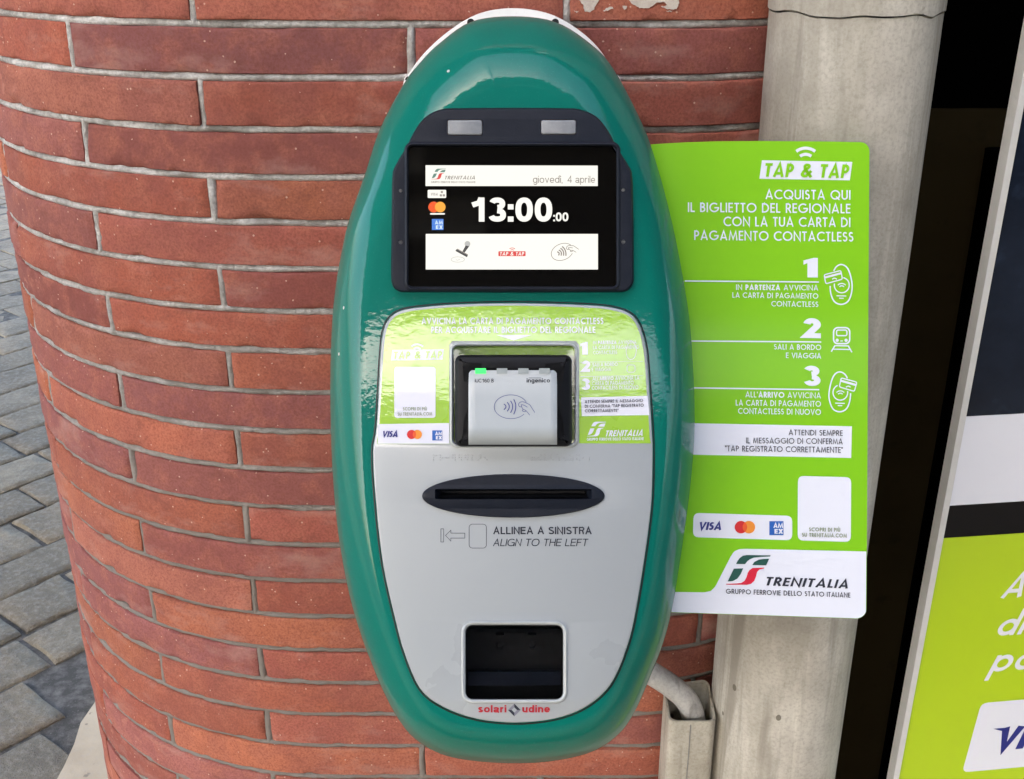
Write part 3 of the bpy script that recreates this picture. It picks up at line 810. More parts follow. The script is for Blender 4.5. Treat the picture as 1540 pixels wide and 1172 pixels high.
shell.poly([front, inset(PANEL, 6), inset(BEZ, 6)], lambda a, b: pt(a, b, TF))
sh = obj('shell', shell, M['shell'], val, smooth=True, angle=40)
bp = MB()
BPL = spline([(604, 140), (617, 108), (642, 76), (680, 43), (722, 20), (770, 12.5), (820, 19), (860, 38), (896, 68), (921, 104), (938, 140), (950, 300), (950, 800), (770, 1050), (590, 800), (590, 300)], 6)
bp.ring_strip([[pt(a, b, t) for a, b in inset(BPL, e)] for e, t in ((30, .940), (0, .940), (0, .930), (1, .9285), (60, .9285))])
obj('back_plate', bp, M['white_plate'], val, smooth=True, angle=30)
wb = MB()
fr = [pt(a, b, .9395) for a, b in rrect(640, 120, 900, 980, 20)]
bk = [Vector((p.x, 1.002, p.z)) for p in fr]
wb.ring_strip([fr, bk]); obj('wall_bracket', wb, M['bracket'], val)
for x in (708, 835):
    cp = MB(); cp.tube([pt(x, 34, .89), pt(x, 34, .922)], .003, 12); obj('cover_clip', cp, M['gasket'], val)
# --- front panel
TP = .8125
RECESS = rrect(680, 519, 866, 670, 9)
SLOT = ell(772, 746, 134, 30, 64)
WIN = rrect(700, 940, 847, 1052, 11)
def onp(o=0.0):
    return lambda a, b, dz=0.0: pt(a, b, TP - o - dz)
pn = MB()
pn.ring_strip(rings_of(PANEL, [(0, TF + .004), (0, TP + .0012), (.8, TP + .0004), (2.2, TP)]))
pn.poly([inset(PANEL, 2.2), RECESS, SLOT, WIN], lambda a, b: pt(a, b, TP))
panel = obj('front_panel', pn, M['panel'], val, smooth=True, angle=30)
sg = MB(); sg.ring_strip([[pt(a, b, TF - .0006) for a, b in inset(PANEL, -3.2)], [pt(a, b, TF - .0010) for a, b in inset(PANEL, -1.6)], [pt(a, b, TF + .003) for a, b in inset(PANEL, -.6)], [pt(a, b, TF + .004) for a, b in inset(PANEL, 1.5)]])
obj('panel_gasket', sg, M['gasket'], val, smooth=True)
# green film on the upper part of the panel, in two wings joined above the reader
def panel_part(ycut_l, ycut_r):
    inner = inset(PANEL, 4)
    up = [p for p in inner if p[1] < 672]
    # start at the left lower end and run over the top to the right lower end
    i0 = min(range(len(up)), key=lambda i: (up[i][0] > 700, -up[i][1]))
    n = len(up); L1 = [up[(i0 + i) % n] for i in range(n)]
    if L1[1][1] > L1[-1][1] or L1[1][0] > 900: L1 = [L1[0]] + L1[:0:-1]
    return [p for p in L1 if (p[0] < 770 and p[1] < ycut_l) or (p[0] >= 770 and p[1] < ycut_r)]
top_arc = panel_part(666, 666)
if top_arc[0][0] > top_arc[-1][0]: top_arc = top_arc[::-1]
filmo = [(567.5, 668)] + top_arc + [(979, 667), (871, 667), (871, 519)] + [(866, 513), (680, 513)] + [(675.6, 519), (675.6, 668)]
fm = MB(); fm.poly([filmo], lambda a, b: pt(a, b, TP - .0003))
st = obj('instruction_sticker', fm, M['lime_film'], panel, face=EYE)
wf = MB(); fs_ = onp(.0006)
wf.poly([[(569, 638), (675.3, 636.5), (675.3, 667.5), (568, 667.5)]], lambda a, b: fs_(a, b))
wf.poly([rrect(593, 552, 655, 628.6, 4)], lambda a, b: fs_(a, b))
wf.poly([[(874, 598), (974, 595.5), (976.5, 624.5), (875, 626)]], lambda a, b: fs_(a, b))
wf.poly([[(746, 504), (800, 504), (772.5, 512)]], lambda a, b: fs_(a, b))
wf.poly([[(590, 526.5), (667.5, 525.5), (665.5, 541), (588, 542.5)]], lambda a, b: fs_(a, b))
fw = onp(.0006)
letters(wf, 'AVVICINA LA CARTA DI PAGAMENTO CONTACTLESS', 634, 907.5, 487.6, 487.6, 9.4, fw, w=.17)
letters(wf, 'PER ACQUISTARE IL BIGLIETTO DEL REGIONALE', 648.5, 895.5, 501, 501, 9.6, fw, w=.17)
wifi(wf, 627.5, 531, 13, fw, 2.6, 2, 5.5, 48, 132)
letters(wf, '1', 874, 884, 533.5, 533.5, 19, fw, w=.3); letters(wf, '2', 875, 887.5, 559.5, 559.5, 17, fw, w=.26); letters(wf, '3', 874.5, 887.5, 586.5, 586.5, 17, fw, w=.26)
letters(wf, [('IN ', .13), ('PARTENZA', .2), (' AVVICINA', .13)], 892, 957, 518, 517, 5.2, fw)
letters(wf, 'LA CARTA DI PAGAMENTO', 892, 961, 525.5, 524.5, 5.2, fw, w=.14); letters(wf, 'CONTACTLESS', 892, 928, 533, 532.6, 5.2, fw, w=.14)
letters(wf, 'SALI A BORDO', 891, 929, 551.5, 550.5, 5.2, fw, w=.14); letters(wf, 'E VIAGGIA', 890, 919, 558.6, 558, 5.2, fw, w=.14)
letters(wf, [('ALL’', .13), ('ARRIVO', .2), (' AVVICINA LA', .13)], 891, 961.5, 572.5, 571, 5.6, fw)
letters(wf, 'CARTA DI PAGAMENTO', 890.5, 953, 579.5, 578.3, 5.6, fw, w=.14); letters(wf, 'CONTACTLESS DI NUOVO', 890, 960, 586.5, 585.3, 5.6, fw, w=.14)
for yy in (545, 566.5): wf.ribbon([(873, yy), (967, yy - 1.5)], .5, fw)
wf.ribbon(spline([(948, 513), (954, 517), (957, 527), (954, 538), (948, 541), (943, 536), (942, 524)], 4), .9, fw, closed=True)
wf.ribbon(rrect(943, 549, 955, 560, 3), .9, fw, closed=True)
logo(wf, 883, 634.5, 911.5, 656.5, fw, 0, 0, 0)
letters(wf, 'TRENITALIA', 909.5, 969, 656.6, 655.6, 9, fw, w=.19, shear=.3, gap=.12)
letters(wf, 'GRUPPO FERROVIE DELLO STATO ITALIANE', 882.5, 968, 663, 662, 4.2, fw, w=.2)
obj('sticker_print', wf, M['white_film'], st, face=EYE)
si = MB(); fi = onp(.0010)
letters(si, 'TAP & TAP', 591, 665.5, 540, 539.2, 11, fi, w=.2, shear=.15)
obj('sticker_lettering', si, M['lime_film'], st, face=EYE)
sk = MB()
letters(sk, 'ATTENDI SEMPRE IL MESSAGGIO', 879.5, 967, 606.6, 604.6, 4.6, fi, w=.17)
letters(sk, 'DI CONFERMA "TAP REGISTRATO', 879.5, 968, 613.6, 611.8, 4.6, fi, w=.17); letters(sk, 'CORRETTAMENTE"', 879.5, 930, 620.4, 619.6, 4.6, fi, w=.17)
obj('sticker_small_print', sk, M['ink'], st, face=EYE)
sg2 = MB(); letters(sg2, 'SCOPRI DI PIÙ', 606, 642, 617.5, 617.5, 5, fi, w=.18); letters(sg2, 'SU TRENITALIA.COM', 598, 650, 625.4, 625, 5, fi, w=.18)
obj('sticker_footnote', sg2, M['ink_grey'], st, face=EYE)
def pay(mb_v, mb_m, fn, vx0, vx1, vyb, vcap, mx, my, mr, ax0, ay0, ax1, ay1, sl=0):
    """the three card marks: blue italic word, red and orange circles, blue square"""
    letters(mb_v, 'VISA', vx0, vx1, vyb, vyb + sl * .3, vcap, fn, w=.22, shear=.24, gap=.02, mi=0)
    d = mr * .63
    cl, cr = ell(mx - d, my, mr, mr), ell(mx + d, my, mr, mr)
    mb_m.poly([cl], lambda a, b: fn(a, b, 0), 0); mb_m.poly([cr], lambda a, b: fn(a, b, 1.5e-4), 1)
    al = math.degrees(math.acos(.63))
    lens = arc(mx - d, my, mr, mr, -al, al, 10) + arc(mx + d, my, mr, mr, 180 - al, 180 + al, 10)[1:-1]
    mb_m.poly([lens], lambda a, b: fn(a, b, 3e-4), 2)
    mb_m.poly([[(ax0, ay0), (ax1, ay0), (ax1, ay1), (ax0, ay1)]], lambda a, b: fn(a, b, 0), 3)
    aw, ah = ax1 - ax0, ay1 - ay0
    letters(mb_m, 'AM', ax0 + aw * .28, ax1 - aw * .02, ay0 + ah * .48, ay0 + ah * .48, ah * .34, lambda a, b, dz: fn(a, b, dz + 2e-4), w=.22, gap=.02, mi=4)
    letters(mb_m, 'EX', ax0 + aw * .36, ax1 - aw * .02, ay0 + ah * .90, ay0 + ah * .90, ah * .34, lambda a, b, dz: fn(a, b, dz + 2e-4), w=.24, gap=.06, mi=4)
pm, pv2 = MB(), MB()
pay(pv2, pm, onp(.0010), 574, 600, 657.5, 9.2, 623.3, 653.6, 6.9, 650, 647.5, 665.2, 662.6)
obj('card_mark', pv2, M['visa'], st, face=EYE)
obj('card_symbol', pm, [M['mc_red'], M['mc_or'], M['mc_mid'], M['amex'], M['white']], st, face=EYE)
# --- card reader in its recess
rc = MB()
rc.ring_strip([[pt(a, b, t) for a, b in rrect(680 - e, 519 - e, 866 + e, 670 + e, 9 + max(e, -6))] for e, t in ((4, TP), (3.2, TP - .0022), (1, TP - .0028), (-1, TP - .0018), (-1.8, TP + .002))])
obj('recess_rim', rc, M['chrome'], val, smooth=True, angle=60)
ri = MB()
ri.ring_strip([[pt(a, b, t) for a, b in rrect(680 - e, 519 - e, 866 + e, 670 + e, 9 + max(e, -6))] for e, t in ((-1.5, TP + .001), (-3, TP + .018), (-60, TP + .019))])
ri.poly([rrect(740, 579, 806, 610, 3)], lambda a, b: pt(a, b, TP + .019))
obj('reader_recess', ri, M['lime_film'], val, smooth=True)  # walls coloured lime to imitate the green reflected into the recess
rb_ = MB()
BODY = rrect(684.5, 534, 860, 672, 10)
rb_.ring_strip([[pt(a, b, t) for a, b in inset(BODY, e)] for e, t in ((0, TP + .017), (0, TP - .003), (.8, TP - .0055), (2.5, TP - .0072), (5, TP - .008), (17, TP - .0088), (40, TP - .0088))])
rb_.poly([inset(BODY, 40)], lambda a, b: pt(a, b, TP - .0088))
rd = obj('card_reader', rb_, M['black'], val, smooth=True, angle=50)
ff = MB()
x0, x1, y0, y1 = 704.6, 837.7, 556.5, 669
def fprof(y):   # the face rolls under at its lower end
    if y < 642: return -.0220
    q = (y - 642) / (y1 - 642); return -.0220 + .0128 * (1 - math.sqrt(max(0, 1 - q * q * .96)))
ys = [y0 + .6, y0 + 2, y0 + 5, 580, 610, 636] + [642 + (y1 - 642) * s / 14 for s in range(15)]
rows_ = []
for y in ys:
    xl = 0.0
    if y < y0 + 8: xl = 8 - math.sqrt(max(0, 64 - (y0 + 8 - y) ** 2))
    row = []
    n = 24
    for i in range(n + 1):
        s = i / n; e = min(s, 1 - s) * (x1 - x0 - 2 * xl); x = x0 + xl + s * (x1 - x0 - 2 * xl)
        ed = max(0, 2.5 - e) / 2.5; row.append(pt(x, y, TP + fprof(y) + .0012 * ed * ed))
    rows_.append(row)
ff.ring_strip(rows_, closed=False)
rim = [r[0] for r in rows_] + rows_[-1][1:-1] + [r[-1] for r in rows_[::-1]] + rows_[0][-2:0:-1]
ff.ring_strip([rim, [p + CF * .012 for p in rim]])
obj('reader_face', ff, M['silver'], rd, smooth=True, angle=50)
for i, (a, b) in enumerate(((714.6, 731), (747, 763), (779.3, 795), (810.6, 826.8))):
    l = MB(); q = rrect(a, 554, b, 562.3, 1)
    l.ring_strip([[pt(x, y, t) for x, y in q] for t in (TP - .008, TP - .0227)]); l.poly([q], lambda x, y: pt(x, y, TP - .0227))
    setp(obj('status_light', l, M['led_on'] if i == 0 else M['led_off'], rd), 'lit green status light' if i == 0 else None)
rl = MB(); rm = MB(); fr_ = lambda a, b, dz=0: pt(a, b, TP - .0222 - dz)
sans(rl, 'iUC160 B', 714, 742.5, 575.4, 575.4, 5.6, fr_, .15); sans(rm, 'ingenico', 792, 827, 575.4, 575.4, 6.4, fr_, .18)
rm.ribbon([(795, 568.6), (814, 568.6)], .7, fr_)
obj('reader_lettering', rl, M['ink'], rd, face=EYE); obj('reader_maker_lettering', rm, M['ink'], rd, face=EYE)
ic = MB()
def tapicon(mb, cx, cy, s, fn, lw, mi=0, tilt=0):
    """oval with contactless waves and a hand holding a card"""
    ca, sa = math.cos(R(tilt)), math.sin(R(tilt))
    T = lambda p: (cx + (p[0] * ca - p[1] * sa) * s, cy + (p[0] * sa + p[1] * ca) * s)
    mb.ribbon([T(p) for p in arc(0, 0, 25.1, 17.9, -22, -322, 40)], lw, fn, mi=mi)
    for x, hh in ((-10.5, 4.3), (-5.5, 6.8), (-.5, 9), (4.3, 11.3)):
        mb.ribbon([T(p) for p in spline([(x, -hh), (x + 2.6, -hh * .45), (x + 3.0, 0), (x + 2.4, hh * .45), (x, hh)], 4, False)], lw * 1.9, fn, mi=mi)
    for pl_ in ([(13.5, -6.7), (16.5, -7.6), (20.5, -7), (24, -5.2), (28, -3.2), (31, .9), (36, 8.6)], [(13.5, -6.7), (11.4, -3.6), (13, -.2), (16.3, -.2), (15.8, -3.2), (20.5, -2), (25, .8)],
                [(16.3, .2), (18.5, 3.6), (23, 6), (28.3, 12.6)], [(18.5, 3.6), (17.2, 6), (20.5, 7.4), (23, 6)]):
        mb.ribbon([T(p) for p in spline(pl_, 3, False)], lw, fn, mi=mi)
tapicon(ic, 768.3, 612, 1, fr_, .75)
obj('contactless_symbol', ic, M['purple'], rd, face=EYE)
# --- ticket slot
tsl = MB()
S0 = ell(772, 746, 137.5, 33, 64)
hole = rrect(654, 735.5, 890, 751, 2, 3)
def dome(x, y):
    q = ((x - 772) / 137.5) ** 2 + ((y - 746) / 33) ** 2; return TP - .0022 - .0022 * (1 - min(1, q))
rr = [[pt(a, b, TP + .001) for a, b in S0], [pt(a, b, TP - .0012) for a, b in inset(S0, .3)]]
for sc_ in (.985, .96): rr.append([pt(772 + (a - 772) * sc_, 746 + (b - 746) * sc_, dome(772 + (a - 772) * sc_, 746 + (b - 746) * sc_) + (.0004 if sc_ > .98 else 0)) for a, b in S0])
tsl.ring_strip(rr)
S1 = [(772 + (a - 772) * .96, 746 + (b - 746) * .96) for a, b in S0]
tsl.poly([S1, hole], lambda a, b: pt(a, b, dome(a, b)))
tsl.ring_strip([[pt(a, b, dome(a, b)) for a, b in hole], [pt(a + (772 - a) * .06, b + (742 - b) * .25, TP + .006) for a, b in hole], [pt(a + (772 - a) * .08, b + (742 - b) * .5, TP + .03) for a, b in hole]])
slot = obj('ticket_slot', tsl, M['navy'], val, smooth=True, angle=35)
lip = MB(); lip.add([pt(660, 747.5, TP - .001), pt(884, 747.5, TP - .001), pt(880, 743, TP + .012), pt(664, 743, TP + .012)], [(0, 1, 2, 3)])
obj('slot_lip', lip, M['gasket'], slot)
bk_ = MB(); bk_.add([pt(640, 730, TP + .028), pt(900, 730, TP + .028), pt(900, 756, TP + .028), pt(640, 756, TP + .028)], [(0, 1, 2, 3)])
obj('slot_back', bk_, M['black_deep'], slot)
# --- marks on the panel
pk = MB(); fp = onp(.0003)
sans(pk, 'ALLINEA A SINISTRA', 741.6, 890, 803.6, 803.6, 11, fp, .165)
sans(pk, 'ALIGN TO THE LEFT', 741, 885, 821.5, 821.5, 11, fp, .105, .2)
obj('panel_lettering', pk, M['ink'], panel, face=EYE)
pg = MB()
pg.ribbon(rrect(705.5, 788.5, 731.5, 824.5, 5), .7, fp, closed=True); pg.ribbon([(663, 795.5), (667.2, 795.5), (667.2, 815.3), (663, 815.3)], .7, fp, closed=True)
pg.ribbon([(670, 805.5), (678, 797.5), (678, 802), (699, 802), (699, 809.5), (678, 809.5), (678, 814)], .7, fp, closed=True)
obj('align_symbol', pg, M['ink'], panel, face=EYE)
rg = random.Random(9)
for gx, nn in ((652, 9), (800, 10)):
    br = MB()
    for i in range(nn):
        for j in range(3):
            for k in range(2):
                if rg.random() < .5:
                    x, y = gx + i * 9.6 + k * 3.4, 685 + j * 3.6 + rg.uniform(-.1, .1); c = ell(x, y, 1.1, 1.1, 8); d = ell(x, y, .55, .55, 8)
                    br.ring_strip([[pt(*q, TP - .0001) for q in c], [pt(*q, TP - .0004) for q in d]]); br.add([pt(*q, TP - .0004) for q in d], [list(range(8))])
    obj('braille_dots', br, M['panel'], panel, smooth=True)
sr = MB(); sr2 = MB(); sans(sr, 'solari', 719, 761.5, 1071.6, 1071.6, 11, fp, .2); sans(sr2, 'udine', 785.5, 827, 1071.6, 1071.6, 11, fp, .2)
obj('maker_lettering', sr, M['sol_red'], panel, face=EYE); obj('maker_lettering', sr2, M['sol_red'], panel, face=EYE)
dm = MB(); cx_, cy_ = 773.5, 1068
for i, (a, b) in enumerate((((0, -9.5), (9.5, 0)), ((9.5, 0), (0, 9.5)), ((0, 9.5), (-9.5, 0)), ((-9.5, 0), (0, -9.5)))):
    k = .42
    dm.poly([[(cx_ + a[0], cy_ + a[1]), (cx_ + b[0], cy_ + b[1]), (cx_ + b[0] * k - (b[1]) * .0, cy_ + b[1] * k), (cx_ + a[0] * k, cy_ + a[1] * k)]], lambda x, y: fp(x, y), i % 2)
obj('maker_emblem', dm, [M['ink'], mat('emblem_grey', (.2, .2, .24), .4)], panel, face=EYE)
# --- lower window
wr = MB()
wr.ring_strip([[pt(a, b, t) for a, b in rrect(700 - e, 940 - e, 847 + e, 1052 + e, 11 + e)] for e, t in ((6.5, TP), (5.6, TP - .0016), (3.6, TP - .0024), (1.4, TP - .002), (0, TP - .0006), (-.6, TP + .004))])
wn = obj('window_frame', wr, M['chrome'], val, smooth=True, angle=60)
wi = MB()
wi.ring_strip([[pt(a, b, t) for a, b in rrect(700 - e, 940 - e, 847 + e, 1052 + e, 11 + e)] for e, t in ((-.4, TP + .002), (-1, TP + .045))])
wi.poly([rrect(701, 941, 846, 1051, 10)], lambda a, b: pt(a, b, TP + .045))
obj('printer_cavity', wi, M['black_deep'], wn, smooth=True)
bar = MB()
qa = [pt(704, 1008, TP + .020), pt(843, 1008, TP + .020), pt(843, 1029, TP + .014), pt(704, 1029, TP + .014)]
bar.add(qa + [p + CF * .01 for p in qa], [(0, 1, 2, 3), (4, 5, 6, 7), (0, 1, 5, 4), (2, 3, 7, 6), (1, 2, 6, 5), (3, 0, 4, 7)])
obj('tear_bar', bar, M['navy'], wn)
for x in (752, 800):
    s_ = MB(); s_.tube([pt(x, 966, TP + .028), pt(x, 966, TP + .044)], .0022, 12); s_.box(tuple(pt(x - 6, 951, TP + .036)), tuple(pt(x + 6, 947, TP + .04)))
    obj('printer_roller', s_, M['black'], wn, smooth=True)
stp = MB()
stp.add([pt(709, 946, TP + .012), pt(835, 946, TP + .012), pt(835, 950, TP + .013), pt(709, 950, TP + .013)], [(0, 1, 2, 3)])
stp.add([pt(834, 950, TP + .02), pt(837, 950, TP + .02), pt(837, 985, TP + .02), pt(834, 985, TP + .02)], [(0, 1, 2, 3)])
obj('paper_guide', stp, M['black'], wn)
gw = mat('window_glass', (.9, .9, .9), .03, .5); gw.node_tree.nodes['Principled BSDF'].inputs['Transmission Weight'].default_value = 1.0
gw.node_tree.nodes['Principled BSDF'].inputs['IOR'].default_value = 1.18
gp = MB(); gp.poly([rrect(700, 940, 847, 1052, 11)], lambda a, b: pt(a, b, TP + .001)); gp.poly([rrect(700, 940, 847, 1052, 11)], lambda a, b: pt(a, b, TP + .002))
obj('window_pane', gp, gw, wn)
# --- screen housing
TB = TF - .0062
GL = rrect(613.6, 219, 927.6, 432, 7)
bz = MB()
bz.ring_strip(rings_of(BEZ, [(0, TF + .002), (0, TF - .0028), (1.0, TF - .0048), (2.6, TF - .0060), (4.5, TB)]))
L1, L2 = rrect(672.6, 180, 726, 204, 4), rrect(813, 180, 867, 203, 4)
SCW = [(602.5, 287), (602.5, 364.5), (937.3, 285.7), (937.3, 364)]
holes = [ell(x, y, 3.0, 3.0, 14) for x, y in SCW]
bz.poly([inset(BEZ, 4.5), GL, L1, L2] + holes, lambda a, b: pt(a, b, TB))
bz.ring_strip([[pt(a, b, t) for a, b in GL] for t in (TB, TB + .004)])
for l in (L1, L2): bz.ring_strip([[pt(a, b, t) for a, b in l] for t in (TB, TB + .002)])
for h_ in holes: bz.ring_strip([[pt(a, b, t) for a, b in h_] for t in (TB, TB + .003)])
bez = obj('screen_housing', bz, M['navy'], val, smooth=True, angle=35)
fz = MB()
fz.ring_strip([[pt(a, b, t) for a, b in rrect(613.6 - e, 219 - e, 927.6 + e, 432 + e, 7 + e)] for e, t in ((5.5, TB), (4.2, TB - .0014), (2.2, TB - .0018), (.6, TB - .0012), (-.4, TB + .0008), (-1, TB + .004))])
obj('screen_surround', fz, M['navy'], bez, smooth=True, angle=60)
for l in (L1, L2):
    q = MB(); a = inset(l, .5)
    q.ring_strip([[pt(*p, TB + .0018) for p in a], [pt(*p, TB + .0002) for p in inset(a, .6)], [pt(*p, TB - .0002) for p in inset(a, 2)]]); q.poly([inset(a, 2)], lambda x, y: pt(x, y, TB - .0002))
    obj('signal_lamp', q, M['lens'], bez, smooth=True, angle=60)
for x, y in SCW:
    q = MB(); q.tube([pt(x, y, TB + .0030), pt(x, y, TB + .0012)], .0013, 12); q.box(tuple(pt(x, y, TB + .0006) - Vector((.0004, .0002, .0008))), tuple(pt(x, y, TB + .0006) + Vector((.0004, .0006, .0008))))
    obj('screw', q, M['bracket'], bez, smooth=True)
TG = TB + .0030
sc = MB(); sc.poly([GL], lambda a, b: pt(a, b, TG)); scr = obj('display', sc, M['glass_black'], val, face=EYE)
fn1 = lambda a, b, dz=0: pt(a, b, TG - .0003 - dz); fn2 = lambda a, b, dz=0: pt(a, b, TG - .0006 - dz); fn3 = lambda a, b, dz=0: pt(a, b, TG - .0010 - dz)
q = MB(); q.poly([[(640, 248.7), (899, 249.2), (899, 280), (640, 280)]], lambda a, b: fn1(a, b)); q.poly([[(640.3, 352), (899.3, 352), (899.3, 405.5), (640.3, 405.5)]], lambda a, b: fn1(a, b))
q.poly([rrect(643.2, 285.7, 671, 298, 1.5)], lambda a, b: fn1(a, b)); q.poly([rrect(646.7, 320.6, 669, 323, 1)], lambda a, b: fn1(a, b))
sans(q, '13:00', 709.5, 830.5, 333.6, 333.6, 36.4, fn1, .215, 0, 0, .07); sans(q, ':00', 832, 854.8, 333, 333, 13.3, fn1, .2, 0, 0, .07)
obj('lit_area', q, M['e_white'], scr, face=EYE)
q = MB(); sans(q, 'giovedì,', 801.5, 846, 275.2, 275.2, 10.6, fn2, .115); sans(q, '4 aprile', 853.5, 895, 275.2, 275.2, 10.6, fn2, .115)
q2 = MB(); letters(q2, 'GRUPPO FERROVIE DELLO STATO ITALIANE', 648, 715, 275.5, 275.5, 3, fn2, w=.2); letters(q2, 'TRENITALIA', 668, 716, 270, 270, 5.4, fn2, w=.17, shear=.3)
obj('date_lettering', q, M['e_grey'], scr, face=EYE); obj('railway_lettering', q2, M['e_grey'], scr, face=EYE)
q = MB(); logo(q, 648.5, 253.8, 671, 270, fn2, 0, 0, 1); obj('screen_emblem', q, [M['e_green'], M['e_red']], scr, face=EYE)
q = MB(); q.poly([ell(652.3, 311.6, 8.2, 8.2)], lambda a, b: fn1(a, b), 0); q.poly([ell(662, 311.6, 8, 8)], lambda a, b: fn2(a, b), 1)
q.poly([[(649.5, 329.5), (667, 329.5), (667, 346), (649.5, 346)]], lambda a, b: fn1(a, b), 2)
letters(q, 'AM', 654, 666, 337.5, 337.5, 5.5, fn3, w=.22, mi=3); letters(q, 'EX', 655.5, 666, 344.6, 344.6, 5.5, fn3, w=.22, mi=3)
letters(q, 'VISA', 647.5, 659, 294.2, 294.2, 4, fn3, w=.2, shear=.2, mi=4)
for p_ in ((664.5, 289), (663, 294), (667.5, 294)): q.poly([rrect(p_[0] - 1.6, p_[1] - 1.6, p_[0] + 1.6, p_[1] + 1.6, .5)], lambda a, b: fn3(a, b), 4)
obj('screen_card_symbol', q, [M['e_mcr'], M['e_mco'], M['e_blue'], M['e_cyan'], M['e_grey']], scr, face=EYE)
q = MB()
# rubber stamp
q.poly([ell(703, 367, 4.4, 4.4, 18)], lambda a, b: fn2(a, b), 1); q.poly([[(700.2, 369.5), (705.8, 370.5), (698.8, 380), (695.6, 378.2)]], lambda a, b: fn3(a, b), 0)
q.poly([[(686.8, 374.8), (703.6, 384), (702.4, 387.2), (684.8, 377.6)]], lambda a, b: fn2(a, b), 0); q.poly([[(688.2, 374.2), (703.8, 382.8), (703.6, 383.9), (686.9, 374.7)]], lambda a, b: fn3(a, b), 2)
q.ribbon(ell(688.5, 390.5, 10, 4, 30), .8, fn2, closed=True, mi=1); q.ribbon([(685.5, 390.5), (688, 391.8), (692, 389.8)], .7, fn2, mi=1)
obj('stamp_symbol', q, [M['e_dark'], M['e_mid'], M['e_grey']], scr, face=EYE)
q = MB(); tapicon(q, 845.5, 379, .68, fn2, .95, 0, -22)
obj('contactless_symbol', q, M['e_grey'], scr, face=EYE)
q = MB(); q.poly([rrect(749.5, 378, 790.5, 385.5, 1.2)], lambda a, b: fn2(a, b), 0); wifi(q, 770.3, 379.5, 6.4, fn2, 1, 2, 2.6, 50, 130); letters(q, 'TAP & TAP', 751.5, 788.5, 384.5, 384.5, 5.4, fn3, w=.17, shear=.12, mi=1)
obj('screen_tap_symbol', q, [M['e_red'], M['e_white']], scr, face=EYE)
# ------------------------------------------------------------------ the green sign
TS = .885
def sgn(off=0.0):
    def fn(x, y, dz=0.0):
        bend = .007 * max(0, (1040 - x) / 80) ** 2
        return pt(x, y, TS + bend - off - dz)
    return fn
cb = pt(1130, 930, TS)
sign = thing('information_sign', (cb.x, cb.y, cb.z), 'tall lime green instruction sign with white lettering, fixed beside the machine before the pipe', 'sign')
TOPE = [(955, 219.5), (985, 217), (1030, 214.3), (1075, 212.9), (1150, 212.2), (1240, 213), (1294, 214)]
def strip_sheet(m, x0, x1, ytop, ybot, fn, mi=0, nx=24):
    rows = []
    for s in range(2):
        pass
    vs, fs = [], []
    for i in range(nx + 1):
        x = x0 + (x1 - x0) * i / nx; a, b = ytop(x), ybot(x)
        for j in range(5): vs.append(fn(x, a + (b - a) * j / 4))
    for i in range(nx):
        for j in range(4): k = i * 5 + j; fs.append((k, k + 1, k + 6, k + 5))
    m.add(vs, fs, mi)
def lerp_list(L):
    def g(x):
        for (a, b), (c, d) in zip(L, L[1:]):
            if x <= c: return b + (d - b) * (x - a) / (c - a)
        return L[-1][1]
    return g
topf = lerp_list(TOPE)
def corner_top(x):
    t = topf(x)
    if x > 1294: q = min(1, (x - 1294) / 13.6); t += 13.6 * (1 - math.sqrt(max(0, 1 - q * q)))
    return t
def corner_bot(x):
    b = 919.5 + (x - 955) * (931 - 919.5) / 348
    if x > 1290: q = min(1, (x - 1290) / 17.6); b -= 15 * (1 - math.sqrt(max(0, 1 - q * q)))
    return b
ss = MB(); fb = sgn(0)
xs = [955 + (1290 - 955) * i / 34 for i in range(35)] + [1290 + 17.6 * math.sin(R(90 * i / 8)) for i in range(1, 9)]
def xsh(x, y):      # the right edge leans very slightly
    return x - max(0, (x - 1240) / 67) * 4.6 * (y - 214) / 712
fsn = lambda o: (lambda x, y, dz=0.0, f=sgn(o): f(xsh(x, y), y, dz))
fc, bkf = fsn(0), fsn(-.003)
G = [[(x, corner_top(x) + (corner_bot(x) - corner_top(x)) * j / 6) for j in range(7)] for x in xs]
ss.ring_strip([[fc(*p) for p in col] for col in G], closed=False)
ss.ring_strip([[bkf(*p) for p in col] for col in G], closed=False)
bd = [col[0] for col in G] + G[-1][1:] + [col[-1] for col in G[-2::-1]] + G[0][-2:0:-1]
ss.ring_strip([[fc(*p) for p in bd], [bkf(*p) for p in bd]])
board = obj('sign_board', ss, M['lime'], sign, smooth=True, angle=30)
o1, o2, o3 = fsn(.0004), fsn(.0008), fsn(.0012)
wp = MB()
# white foot of the sign
FT = lerp_list([(955, 891), (1016, 890.6), (1060, 891), (1069, 889), (1076, 882), (1080, 874), (1099, 837), (1104, 829.5), (1112, 826), (1122, 825.6), (1305, 829.6)])
vs, fs = [], []
xf = sorted(set([957 + 2.0 * i for i in range(83)] + [1123 + (1290 - 1123) * i / 10 for i in range(11)] + [1290 + 16.8 * math.sin(R(90 * i / 8)) for i in range(1, 9)]))
for x in xf:
    a, b = FT(x), corner_bot(x) - .5
    for j in range(4): vs.append(o1(x, a + (b - a) * j / 3))
for i in range(len(xf) - 1):
    for j in range(3): k = i * 4 + j; fs.append((k, k + 1, k + 5, k + 4))
wp.add(vs, fs)
ov = lambda a, b: o1(a, b)
def quadgrid(m, c, fn, n=16, mi=0):
    (a, b, d, e) = [Vector(p) for p in c]; vs = []; fs = []
    for i in range(n + 1):
        t = i / n; u = a.lerp(b, t); v = e.lerp(d, t); vs += [fn(u.x, u.y), fn(v.x, v.y)]
    for i in range(n): fs.append((2 * i, 2 * i + 2, 2 * i + 3, 2 * i + 1))
    m.add(vs, fs, mi)
quadgrid(wp, [(1040, 636.7), (1283, 641.4), (1282, 689), (1040, 684)], ov)
